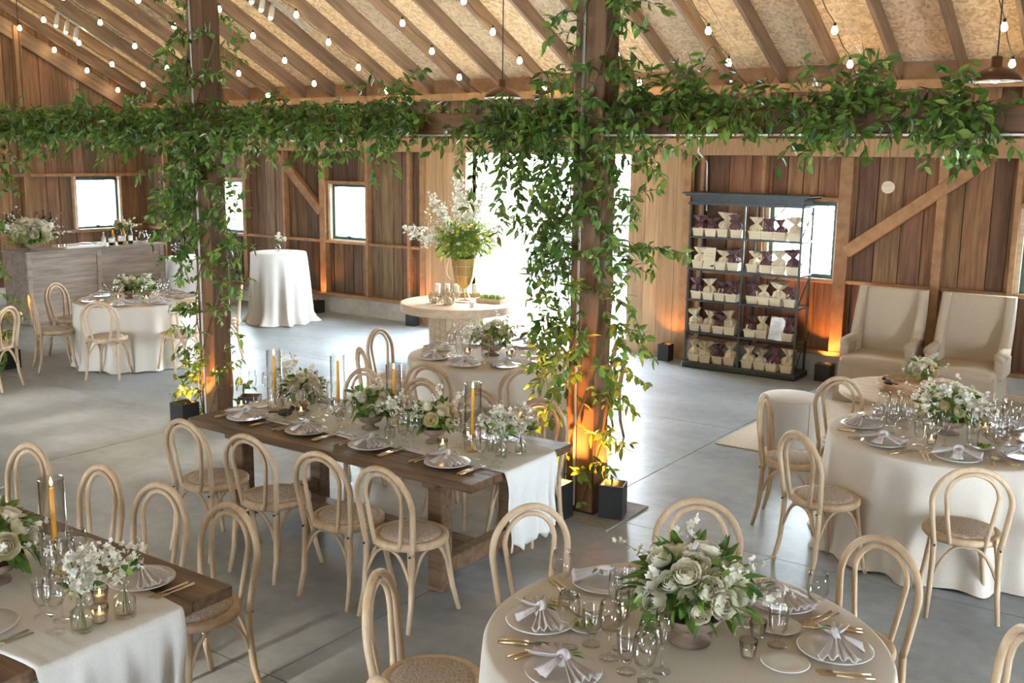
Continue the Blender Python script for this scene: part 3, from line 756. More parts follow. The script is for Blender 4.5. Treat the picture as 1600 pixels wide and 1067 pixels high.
farm_table(-5.71, -3.27, 4.335, 5.39, 'long dark plank farm table at the centre of the hall')
farm_table(-5.71, -3.27, 1.63, 2.68, 'long dark plank farm table at the lower left corner')
def runner(x0, x1, yc, w, drop, lab):
    # gauze strip along the table and down its right end
    P = []; nx = 40; ny = 30
    prof = [(x0+(x1-x0)*i/nx, .7635) for i in range(nx+1)]+[(x1+.012, .758), (x1+.02, .74)]+[(x1+.022+.01*math.sin(k*.6), .74-drop*k/16) for k in range(1, 17)]
    for i, (x, z) in enumerate(prof):
        row = []; down = max(0, .74-z)
        for j in range(ny+1):
            s = j/ny-.5; ww = w*(1-.12*min(1, down*1.5)); fold = .02*math.sin(s*26+1)*min(1, down*4)+.012*math.sin(s*47)*min(1, down*4)
            edge = .012*math.sin(x*9+(s > 0)*2)
            row.append((x+fold+(.0 if down else 0), yc+s*ww+edge*(abs(s) > .4), z+(.0018*math.sin(s*60+x*3) if not down else 0)+(.02*math.sin(j*1.3) if i == len(prof)-1 else 0)))
        P.append(row)
    o = ob('table_runner', MB().quad_grid(P).mesh('table_runner', white_cloth, True)); tag(o, lab, 'table runner', 'white gauze runners')
    so = o.modifiers.new('thick', 'SOLIDIFY'); so.thickness = .002
runner(-5.66, -3.265, 4.9, .56, .47, 'white gauze runner falling over the right end of the centre farm table')
runner(-5.7, -3.265, 2.1, .64, .62, 'white gauze runner falling over the end of the lower left farm table')
def cloth_mesh(r, h, k, flare, seed, puddle=0.):
    q = random.Random(seed); ph = [q.uniform(0, 6.28) for _ in range(6)]; n = 180; P = []
    def fold(a): return .55*math.sin(k*a+ph[0]+.6*math.sin(2*a+ph[1]))+.3*math.sin((k*1.7//1)*a+ph[2])+.25*math.sin(3*a+ph[3])
    rows = [(0, 0), (.3, 0), (.6, 0), (.85, 0), (.985, 0), (1.0, .004), (1.008, .016)]
    for rr, d in rows: P.append([(r*rr*math.cos(2*PI*i/n), r*rr*math.sin(2*PI*i/n), h-d) for i in range(n+1)])
    for j in range(1, 15):
        t = j/14; z = (h-.016)*(1-t)+.006*t; row = []
        for i in range(n+1):
            a = 2*PI*i/n; amp = flare*(t**.8); f = fold(a)
            R = r*1.008+amp*(.35+.65*f) + (puddle*(max(0, t-.86)/.14)**1.5*(1+.8*f))
            row.append((R*math.cos(a), R*math.sin(a), max(.006, z)+(.0 if t < 1 else .012*max(0, math.sin(9*a)))))
        P.append(row)
    return MB().quad_grid(P).mesh('tablecloth', linen, True)
for i, (nmn, (c, _, _)) in enumerate(ROUND.items()):
    t = thing('round_table', 'round banquet table hidden under linen, the '+nmn, 'table', (c[0], c[1], 0), 0, 'cloth-covered round tables')
    part('tabletop', MB().lathe([(0, .73), (.74, .73), (.742, .735), (.742, .752), (.74, .755), (0, .755)], 48), pale_wood, t)
    for k in range(4):
        a = PI/4+k*PI/2; part('leg', MB().tube([(.45*math.cos(a), .45*math.sin(a), 0), (.45*math.cos(a), .45*math.sin(a), .73)], .02, 8), iron, t)
    o = ob('tablecloth', cloth_mesh(.755, .76, 13, .085, 10+i, .025), None, (c[0], c[1], .0)); tag(o, 'cream linen cloth falling to the floor over the '+nmn, 'tablecloth', 'floor-length linen cloths')
o = ob('tablecloth', cloth_mesh(.415, 1.07, 9, .11, 31, .06), None, (-11.8, 10.75, 0)); o.data.materials[0] = white_cloth; tag(o, 'white cloth over the tall narrow cocktail table by the wall', 'tablecloth')
t = thing('cocktail_table', 'tall round cocktail table hidden under a white cloth', 'table', (-11.8, 10.75, 0)); part('tabletop', MB().lathe([(0, 1.04), (.4, 1.04), (.4, 1.06), (0, 1.06)], 32), pale_wood, t); part('column', MB().tube([(0, 0, 0), (0, 0, 1.04)], .04, 10), iron, t)
o = ob('tablecloth', cloth_mesh(.5, .8, 9, .08, 37, .03), None, (-14.3, 11.2, 0)); o.data.materials[0] = white_cloth; tag(o, 'white cloth over the small glassware table beyond the bar end', 'tablecloth')
t = thing('round_table', 'small round side table for glassware under a white cloth beyond the bar', 'table', (-14.3, 11.2, 0)); part('tabletop', MB().lathe([(0, .77), (.49, .77), (.49, .79), (0, .79)], 32), pale_wood, t)

# ------------------------------------------------------------------ place settings
def setting_protos():
    D = {}
    def proto(name, cat, group):
        return thing(name, 'x', cat, (0, 0, -50), 0, group)
    p = proto('dinner_plate', 'plate', 'dinner plates'); part('plate_body', MB().lathe([(0, .004), (.075, .004), (.085, .006), (.135, .016), (.138, .018), (.135, .021), (.088, .012), (.075, .009), (0, .009)], 40), ceramic, p, True); D['plate'] = p
    p = proto('bread_plate', 'plate', 'small bread plates'); part('plate_body', MB().lathe([(0, .003), (.05, .003), (.085, .011), (.087, .013), (.084, .015), (.052, .008), (0, .008)], 32), china, p, True); D['bread'] = p
    # knotted napkin: two pleated fans and a knot
    p = proto('napkin', 'napkin', 'knotted grey linen napkins')
    def fan(sgn, L, W, seed):
        q = random.Random(seed); P = []
        for i in range(9):
            t = i/8; row = []
            for j in range(17):
                s = j/8-1; w = W*(.16+.84*t**1.1); row.append((sgn*(.012+L*t), s*w, .026+.026*(1-t)**1.5+(.007+.009*t)*math.sin(j*1.57+seed)*(1-.3*t)+.002*q.random()+.006*(1-abs(s))))
            P.append(row)
        return MB().quad_grid(P)
    for sg, L, W, sd in ((-1, .13, .075, 1), (1, .125, .062, 2)):
        o = part('fold', fan(sg, L, W, sd), napkin_cloth, p, True); m = o.modifiers.new('t', 'SOLIDIFY'); m.thickness = .003
    kn = MB(); kn.tube([(.024*math.cos(a), .022*math.sin(a)*.5-.004, .05+.018*math.sin(a)) for a in np.linspace(0, 2*PI, 15)[:-1]], .012, 8, closed=True)
    part('knot', kn, napkin_cloth, p, True)
    tl = MB().quad_grid([[(x*(.4+t*.9), -.015-.085*t, .055-.04*t+.004*math.sin(k*2.2)) for k, x in enumerate((-.03, -.015, 0, .015, .03))] for t in (0, .3, .6, 1)])
    o = part('tail', tl, napkin_cloth, p, True); m = o.modifiers.new('t', 'SOLIDIFY'); m.thickness = .003
    part('herb_sprig', MB().add(leaf_mesh_mb(.05, .018), Matrix.Translation((.02, .02, .066))).add(leaf_mesh_mb(.045, .016), Matrix.Translation((.03, .015, .066)) @ Matrix.Rotation(-.7, 4, 'Z')), leaf_s, p); D['napkin'] = p
    p = proto('table_knife', 'knife', 'gold-handled knives')
    part('handle', MB().tube([(0, -.115, .006), (0, -.06, .007), (0, -.005, .006)], [.006, .0075, .005], 8), gold, p, True); part('blade', MB().box(-.008, .008, 0, .11, .004, .006), silver, p); D['knife'] = p
    p = proto('fork', 'fork', 'gold forks'); part('handle', MB().tube([(0, -.1, .006), (0, -.03, .005), (0, .03, .007)], [.006, .004, .003], 8), gold, p, True)
    tn = MB().box(-.011, .011, .03, .052, .006, .008)
    for k in range(4): tn.box(-.011+.0062*k, -.0078+.0062*k, .052, .09, .006, .008)
    part('tines', tn, gold, p); D['fork'] = p
    p = proto('water_goblet', 'glass', 'faceted water goblets'); part('goblet_body', MB().lathe([(0, 0), (.036, .001), (.036, .004), (.01, .012), (.008, .03), (.02, .045), (.034, .075), (.04, .15), (.041, .153), (.038, .153), (.032, .078), (.018, .05), (0, .046)], 20), clear, p, True)
    part('water', MB().lathe([(0, .051), (.018, .053), (.031, .08), (.035, .115), (0, .115)], 16), clear_water, p, True); D['goblet'] = p
    p = proto('wine_glass', 'glass', 'stemmed wine glasses'); part('glass_body', MB().lathe([(0, 0), (.038, .001), (.038, .003), (.006, .008), (.0045, .03), (.0045, .09), (.012, .098), (.034, .118), (.043, .15), (.04, .195), (.035, .22), (.033, .22), (.038, .195), (.041, .15), (.03, .118), (0, .1)], 22), clear, p, True); D['wine'] = p
    p = proto('champagne_flute', 'glass', 'tall champagne flutes'); part('glass_body', MB().lathe([(0, 0), (.034, .001), (.034, .003), (.006, .008), (.0042, .08), (.012, .095), (.026, .13), (.03, .17), (.026, .235), (.0245, .235), (.028, .17), (.024, .13), (0, .098)], 20), clear, p, True); D['flute'] = p
    return D
SP = setting_protos()
used = set()
def place(kind, x, y, z, rz, lab):
    p = SP[kind]
    if kind not in used:
        used.add(kind); p.location = (x, y, z); p.rotation_euler = (0, 0, rz); p['label'] = lab; return p
    return copy_tree(p, (x, y, z), rz, lab)
# what already stands on the tables: flowers, candles, vases (x, y, clear radius)
OCC = [(-5.22, 4.95, .15), (-4.52, 4.88, .16), (-3.98, 4.88, .15), (-4.1, 2.1, .18), (R4[0]+.02, R4[1], .19), (R3[0]-.02, R3[1]+.08, .17), (R2[0], R2[1], .16), (R1[0]-.12, R1[1]-.04, .13), (R1[0]+.06, R1[1]+.06, .12)]
OCC += [(x, y, .056) for x, y in ((-5.4, 4.85), (-4.93, 5.0), (-4.42, 5.0), (-3.66, 4.86), (-3.95, 2.3))]
OCC += [(x, y, .042) for x, y in ((-5.58, 5.12), (-3.56, 4.93), (-3.44, 4.85), (-3.4, 5.0), (-4.26, 4.78), (-3.39, 2.06), (-3.37, 2.23), (-5.58, 4.7), (-5.12, 4.83), (-3.83, 4.78), (-3.82, 5.02), (-5.45, 5.1), (-3.4, 2.14), (-3.55, 2.24), (-1.79, 3.36), (-1.3, 3.53), (-1.27, 3.36), (-1.42, 6.76), (-1.2, 7.3), (-5.55, 7.28), (-5.18, 7.42), (-10.95, 7.4), (-10.68, 7.6), (-5.16, 4.72))]
OCC += [(-1.86, 3.2, .07), (-1.13, 6.85, .07)]
RAD = {'bread': .088, 'goblet': .043, 'wine': .046, 'flute': .037}
def free_spot(x, y, r):
    for k in range(60):
        a = 2.4*k; d = .0022*k; X, Y = x+d*math.cos(a), y+d*math.sin(a)
        if all((X-p)**2+(Y-q)**2 > (r+w)**2 for p, q, w in OCC): OCC.append((X, Y, r)); return X, Y
    return None
def setting(x, y, rz, where, full=True):
    c, s = math.cos(rz), math.sin(rz); rounded = 'round' in where
    def w(dx, dy): return x+c*dx-s*dy, y+s*dx+c*dy
    def put(kind, dx, dy, lab, dz=0, dr=0):
        X, Y = w(dx, dy)
        if kind in RAD:
            q = free_spot(X, Y, RAD[kind])
            if q is None: return
            X, Y = q
        place(kind, X, Y, .762+dz, rz+dr+rnd.uniform(-.05, .05), lab+' '+where)
    put('plate', 0, 0, 'pale round dinner plate')
    put('napkin', 0, 0, 'knotted grey napkin', .013, rnd.uniform(-.5, .5))
    if full:
        put('knife', .175, -.01, 'inner gold-handled knife'); put('knife', .2, -.012, 'outer gold-handled knife')
        put('fork', -.17, 0, 'inner gold fork'); put('fork', -.198, -.01, 'outer gold fork')
        if not rounded or 'front' in where: put('bread', -.14, .19, 'small white bread plate')
    put('goblet', .1, .2, 'short faceted water goblet'); put('wine', .19, .225, 'stemmed wine glass')
    put('flute', .16, .31, 'tall champagne flute'); 
    if full: put('wine', .25, .16, 'outer stemmed wine glass')
pos4 = ['leftmost', 'second from left', 'third from left', 'rightmost']
for x in (-5.36, -4.79, -4.23, -3.62): OCC.append((x, 4.56, .142))
for x in (-5.42, -4.85, -4.3, -3.72): OCC.append((x, 5.2, .142))
for x in (-5.35, -4.75, -4.16, -3.6): OCC.append((x, 2.47, .142))
for x in (-4.2, -3.72): OCC.append((x, 1.84, .142))
for c, _, angs in ROUND.values():
    for a in angs: OCC.append((c[0]+.55*math.cos(math.radians(a)), c[1]+.55*math.sin(math.radians(a)), .142))
for i, x in enumerate((-5.36, -4.79, -4.23, -3.62)): setting(x, 4.56, 0, 'at the %s near seat of the centre farm table' % pos4[i])
for i, x in enumerate((-5.42, -4.85, -4.3, -3.72)): setting(x, 5.2, PI, 'at the %s far seat of the centre farm table' % pos4[i], False)
for i, x in enumerate((-5.35, -4.75, -4.16, -3.6)): setting(x, 2.47, PI, 'at the %s far seat of the corner farm table' % pos4[i])
for i, x in ((2, -4.2), (3, -3.72)): setting(x, 1.84, 0, 'at the %s near seat of the corner farm table' % pos4[i])
for nmn, (c, _, angs) in ROUND.items():
    W_ = seat_words(angs)
    for a in angs:
        ar = math.radians(a); setting(c[0]+.55*math.cos(ar), c[1]+.55*math.sin(ar), ar+PI/2, 'at the %s seat of the %s' % (W_[a], nmn), 'front' in nmn or 'right' in nmn)

# ------------------------------------------------------------------ flowers
def rose_mb(seed):
    # cabbage rose: rings of cupped petals hugging a ball
    q = random.Random(seed); mb = MB()
    for n, R_, t0, t1, wd in ((3, .3, 2.6, .25, 1.3), (4, .48, 2.6, .5, 1.1), (5, .66, 2.6, .72, .95), (5, .84, 2.6, 1.0, .85), (6, 1.0, 2.5, 1.3, .75)):
        off = q.uniform(0, 6)
        for k in range(n):
            a = 2*PI*k/n+off+q.uniform(-.12, .12); P = []; rj = R_*q.uniform(.94, 1.06)
            for i in range(5):
                t = i/4; th = t0+(t1-t0)*t; flare = 1+.16*t**3; row = []
                for j in range(4):
                    u = j/1.5-1; az = a+u*wd*(.45+.55*math.sin(PI*min(1, .25+t*.6))); r = rj*flare*(1-.07*u*u); thh = th+.16*u*u*t
                    row.append((r*math.sin(thh)*math.cos(az), r*math.sin(thh)*math.sin(az), .25+r*math.cos(thh)*.85))
                P.append(row)
            mb.quad_grid(P)
    return mb
ROSEMB = [rose_mb(1), rose_mb(2)]
ROSE = [m.mesh('rose', petal_w, True) for m in ROSEMB]; ROSEY = [m.mesh('rose_butter', petal_y, True) for m in ROSEMB]
def blossom_mb():
    mb = MB()
    for k in range(5):
        mb.add(leaf_mesh_mb(.016, .013, -.4), Matrix.Rotation(2*PI*k/5, 4, 'Z'))
    return mb
BLOS = blossom_mb(); BUD = MB().ball((0, 0, 0), .006, 5, 4)
def up_look(d):
    return Vector(d).to_track_quat('Z', 'Y').to_matrix().to_4x4()
def rdir(zmin=-.2, zmax=1):
    z = rnd.uniform(zmin, zmax); a = rnd.uniform(0, 2*PI); r = math.sqrt(max(0, 1-z*z)); return Vector((r*math.cos(a), r*math.sin(a), z))
def bouquet(root, c, R, nrose, nleaf, nspr, squash=.75, rs=.05, yel=.15, sprl=.5, leafsc=.8, lime=0., blo=petal_s, zmin=-.25, stuffleaf=60):
    """flowers, leaves and sprigs on a dome about c (local to root)"""
    c = Vector(c); sq = lambda d: Vector((d.x, d.y, d.z*squash))
    core = MB().ball((c.x, c.y, c.z), R*.62, 10, 7, (1, 1, squash)); part('foliage_core', core, leaf_s, root, True)['kind'] = 'stuff'
    for i in range(nrose):
        g = (i+.5)/nrose; z = 1-g*(1-zmin)*.97; a = i*2.39996+rnd.uniform(-.3, .3); r = math.sqrt(max(0, 1-z*z)); d = Vector((r*math.cos(a), r*math.sin(a), z))
        p = c+sq(d)*R*rnd.uniform(.7, .92); s = rs*rnd.uniform(.8, 1.2)
        o = ob('rose', (ROSEY if rnd.random() < yel else ROSE)[i % 2], root); o.matrix_basis = Matrix.Translation(p) @ up_look(d+Vector((0, 0, .15))) @ Matrix.Scale(s, 4)
    lm = MB()
    for i in range(nleaf+stuffleaf):
        d = rdir(zmin-.25, .9); p = c+sq(d)*R*rnd.uniform(.55, .9); k = rnd.randrange(4); s = leafsc*rnd.uniform(.6, 1.1)
        M = Matrix.Translation(p) @ look(d+Vector((rnd.uniform(-.5, .5), rnd.uniform(-.5, .5), rnd.uniform(-.6, .3))), rnd.uniform(-1, 1)) @ Matrix.Scale(s, 4)
        if i < nleaf: o = ob('leaf', (LIMEME if rnd.random() < lime else LEAFME)[k], root); o.matrix_basis = M
        else: lm.add(LEAFMB[k], M)
    if stuffleaf: part('foliage', lm, lime_s if lime > .5 else leaf_s, root, True)['kind'] = 'stuff'
    st = MB(); bl = MB()
    for i in range(nspr):
        d = rdir(0, 1); p0 = c+sq(d)*R*.5; L = R*rnd.uniform(.5, 1)*(1+sprl); pts = [p0+sq(d)*L*t+Vector((0, 0, -.05*L*t*t)) for t in (0, .35, .7, 1)]
        st.tube(pts, .0012, 3, caps=False)
        for t in (.45, .55, .65, .75, .85, .95, 1):
            q = pts[0].lerp(pts[-1], t)+Vector((rnd.gauss(0, .008), rnd.gauss(0, .008), rnd.gauss(0, .008)))
            bl.add(BLOS if rnd.random() < .7 else BUD, Matrix.Translation(q) @ up_look(rdir(-.5, 1)) @ Matrix.Scale(rnd.uniform(.7, 1.3), 4))
    if nspr:
        part('sprig_stems', st, stem_m, root)['kind'] = 'stuff'; part('small_blossoms', bl, blo, root, True)['kind'] = 'stuff'
def compote(root, r=.085, h=.1, mat=bowl_m):
    part('bowl', MB().lathe([(0, 0), (r*.6, 0), (r*.58, .012), (r*.28, .025), (r*.25, h*.35), (r*.7, h*.55), (r, h), (r*.94, h), (r*.6, h*.6), (0, h*.5)], 28), mat, root, True)
def centerpiece(x, y, lab, R=.15, nrose=15, nleaf=34, nspr=12, h=.1, z=.762, **k):
    k.setdefault('rs', .036)
    t = thing('floral_centerpiece', lab, 'flower arrangement', (x, y, z), rnd.uniform(0, 6), 'low ivory flower arrangements'); compote(t, R*.62, h); bouquet(t, (0, 0, h+R*.42), R, nrose, nleaf, nspr, **k); return t
FT, CT = 'the centre farm table', 'the corner farm table'
centerpiece(-5.22, 4.95, 'ivory flowers in a brown footed bowl at the left of '+FT, .15)
centerpiece(-4.52, 4.88, 'ivory flowers in a brown footed bowl at the middle of '+FT, .16)
centerpiece(-3.98, 4.88, 'ivory and butter roses in the right-hand footed bowl on '+FT, .15, yel=.3)
centerpiece(-4.1, 2.1, 'calla and rose arrangement on '+CT, .2, 18, 50, 8, rs=.046, leafsc=1)
centerpiece(R4[0]+.02, R4[1], 'large ivory rose arrangement on the front round table', .22, 32, 80, 16, rs=.043, leafsc=1., h=.12, sprl=.2, stuffleaf=120)
centerpiece(R3[0]-.02, R3[1]+.08, 'airy ivory arrangement on the right round table', .2, 20, 50, 34, rs=.042, yel=.3, h=.1, lime=.3, stuffleaf=90)
centerpiece(R2[0], R2[1], 'airy green and ivory arrangement on the middle round table', .19, 12, 50, 24, rs=.042, yel=.4, lime=.6, stuffleaf=90)
centerpiece(R1[0]-.12, R1[1]-.04, 'ivory arrangement at the left of the bar-side round table', .15, 8, 30, 10, yel=.3, lime=.4, rs=.04)
centerpiece(R1[0]+.06, R1[1]+.06, 'green and ivory arrangement at the centre of the bar-side round table', .13, 6, 34, 10, rs=.04)
def bud_vase(x, y, lab, h=.13, r=.035, nr=1, nl=10, ns=5, z=.762, spread=.09):
    t = thing('bud_vase', lab, 'vase', (x, y, z), rnd.uniform(0, 6), 'small glass bud vases')
    part('bottle', MB().lathe([(0, .002), (r*.95, .002), (r, .012), (r, h*.5), (r*.85, h*.62), (r*.4, h*.75), (r*.36, h*.92), (r*.48, h), (r*.42, h), (r*.3, h*.9), (r*.34, h*.75), (r*.8, h*.6), (r*.93, h*.48), (r*.93, .016), (0, .008)], 22), clear, t, True)
    part('water', MB().lathe([(0, .01), (r*.9, .012), (r*.9, h*.34), (0, h*.34)], 18), water_m, t, True)
    tops = [Vector((rnd.uniform(-1, 1)*spread, rnd.uniform(-1, 1)*spread, h+rnd.uniform(.05, .15))) for _ in range(nr+ns)]
    for i, p in enumerate(tops):
        part('stem', MB().tube([(rnd.uniform(-.4, .4)*r, rnd.uniform(-.4, .4)*r, .012), (0, 0, h*.9), p*.5+Vector((0, 0, h*.5)), p], .0016, 4), stem_m, t)
        if i < nr:
            o = ob('rose', ROSE[i % 2], t); o.matrix_basis = Matrix.Translation(p) @ up_look((p.x*4, p.y*4, .8)) @ Matrix.Scale(.026, 4)
    bl = MB()
    for p in tops[nr:]:
        for _ in range(26): bl.add(BLOS, Matrix.Translation(p+Vector((rnd.gauss(0, .02), rnd.gauss(0, .02), rnd.gauss(0, .025)))) @ up_look(rdir(-.6, 1)) @ Matrix.Scale(rnd.uniform(.6, 1.1), 4))
    part('small_blossoms', bl, petal_s, t, True)['kind'] = 'stuff'
    for _ in range(nl):
        d = rdir(-.3, .9); p = Vector((0, 0, h*1.05))+Vector((d.x*spread*.5, d.y*spread*.5, rnd.uniform(0, .09))); o = ob('leaf', LEAFME[rnd.randrange(4)], t)
        o.matrix_basis = Matrix.Translation(p) @ look(d, rnd.uniform(-1, 1)) @ Matrix.Scale(rnd.uniform(.5, .8), 4)
bud_vase(-5.58, 5.12, 'small bottle vase with a blush flower at the far left of '+FT)
bud_vase(-3.56, 4.93, 'bud vase with greens, left of the three on '+FT, nr=0, nl=14, ns=4)
bud_vase(-3.44, 4.85, 'bud vase with white rose, front of the three on '+FT, nr=1, nl=14, ns=4)
bud_vase(-3.4, 5.0, 'bud vase with white sprays, right of the three on '+FT, nr=0, ns=6)
bud_vase(-4.26, 4.78, 'clear bud vase with grassy stems in the middle of '+FT, nr=0, nl=4, ns=2)
bud_vase(-3.39, 2.06, 'glass bud vase with white blossoms, front of two on '+CT, .14, .042, 0, 14, 7)
bud_vase(-3.37, 2.23, 'glass bud vase with white spires, rear of two on '+CT, .14, .042, 0, 12, 5)

# ------------------------------------------------------------------ candles
def flame(parent, z, s=1): part('flame', MB().lathe([(0, z), (.004*s, z+.006*s), (.005*s, z+.013*s), (.003*s, z+.025*s), (0, z+.036*s)], 8), flame_m, parent, True)
def taper(x, y, lab, h=.27, z=.762):
    t = thing('taper_candle', lab+' candle', 'candle', (x, y, z), 0, 'amber taper candles')
    part('candlestick', MB().lathe([(0, 0), (.038, .001), (.036, .006), (.01, .014), (.007, .03), (.012, .04), (.006, .05), (.006, .085), (.014, .095), (.014, .115), (.011, .115), (0, .1)], 18), brass, t, True)
    c = part('candle', MB().lathe([(.0, .1), (.0115, .1), (.0105, .115+h*.5), (.0095, .115+h), (.004, .12+h), (0, .12+h)], 14), wax_y, t, True)
    part('wick', MB().tube([(0, 0, .12+h), (.001, 0, .13+h)], .001, 4), black_paint, c); flame(c, .126+h, 1.1)
    g = thing('glass_sleeve', lab.replace('amber taper', 'tall clear glass sleeve around the taper'), 'candle shade', (x, y, z), 0, 'clear glass candle sleeves')
    part('sleeve', MB().lathe([(.052, 0), (.052, .43), (.0495, .43), (.0495, 0)], 28), clear, g, True)
for x, y, w in ((-5.4, 4.85, 'leftmost'), (-4.93, 5.0, 'second from left'), (-4.42, 5.0, 'third from left'), (-3.66, 4.86, 'rightmost')): taper(x, y, w+' amber taper on '+FT)
taper(-3.95, 2.3, 'amber taper on '+CT)
def votive(x, y, lab, z=.762, on=True):
    t = thing('votive_holder', lab, 'votive candle', (x, y, z), 0, 'small glass votive candles')
    rib = lambda a, zz: 1+.03*math.cos(14*a)
    part('cup', MB().lathe([(0, .003), (.024, .003), (.027, .012), (.034, .07), (.032, .07), (.025, .014), (0, .01)], 42, wob=rib), ribbed, t, True)
    w = part('wax', MB().lathe([(0, .012), (.023, .013), (.026, .038), (0, .036)], 16), wax_w, t, True)
    if on: flame(w, .04, .8)
for x, y, w in ((-5.58, 4.7, 'leftmost votive, at the table corner, on '), (-5.12, 4.83, 'votive by the left bowl on '), (-3.83, 4.78, 'front votive of the right pair on '), (-3.82, 5.02, 'rear votive of the right pair on '), (-5.45, 5.1, 'votive behind the left taper on ')): votive(x, y, 'lit glass '+w+FT)
votive(-3.4, 2.14, 'lit glass votive between the bud vases on '+CT); votive(-3.55, 2.24, 'lit glass votive behind the bud vases on '+CT)
votive(-1.79, 3.36, 'lit votive left of the roses on the front round table'); votive(-1.3, 3.53, 'gold votive right of the roses on the front round table', on=False); votive(-1.27, 3.36, 'nearer gold votive right of the roses on the front round table', on=False)
votive(-1.42, 6.76, 'lit votive in front of the flowers on the right round table'); votive(-1.2, 7.3, 'lit votive behind the flowers on the right round table')
votive(-5.55, 7.28, 'lit votive left of the flowers on the middle round table'); votive(-5.18, 7.42, 'lit votive right of the flowers on the middle round table')
votive(-10.95, 7.4, 'lit votive in front of the flowers on the bar-side round table'); votive(-10.68, 7.6, 'lit votive right of the flowers on the bar-side round table')

# small dishes of green fruit and a wooden bird
def dish(x, y, lab):
    t = thing('snack_dish', lab, 'dish', (x, y, .762), 0, 'little dishes of green fruit'); part('dish_body', MB().lathe([(0, .003), (.04, .003), (.068, .018), (.066, .02), (.04, .008), (0, .007)], 24), china, t, True)
    for k in range(16): part('green_fruit', MB().ball((rnd.uniform(-.035, .035), rnd.uniform(-.035, .035), .018+rnd.random()*.014), .009, 7, 5), lime_o, t, True)
dish(-1.86, 3.2, 'small dish of green fruit left of the roses on the front round table'); dish(-1.13, 6.85, 'small dish of green fruit on the right round table')
def bird(x, y, z, lab, rz):
    t = thing('bird_figurine', lab, 'figurine', (x, y, z), rz); part('body', MB().ball((0, 0, .042), .034, 12, 8, (1.5, .85, .85)).ball((.05, 0, .07), .02, 10, 7), bird_m, t, True)
    part('tail', MB().box(-.11, -.04, -.012, .012, .045, .053), bird_m, t); part('beak', MB().tube([(.066, 0, .07), (.082, 0, .068)], [.005, .001], 6), bird_m, t); part('foot', MB().tube([(0, .01, .02), (0, .01, 0)], .003, 5).tube([(0, -.01, .02), (0, -.01, 0)], .003, 5), bird_m, t)
bird(-5.16, 4.72, .762, 'dark bird figurine beside the left bowl on '+FT, .8)

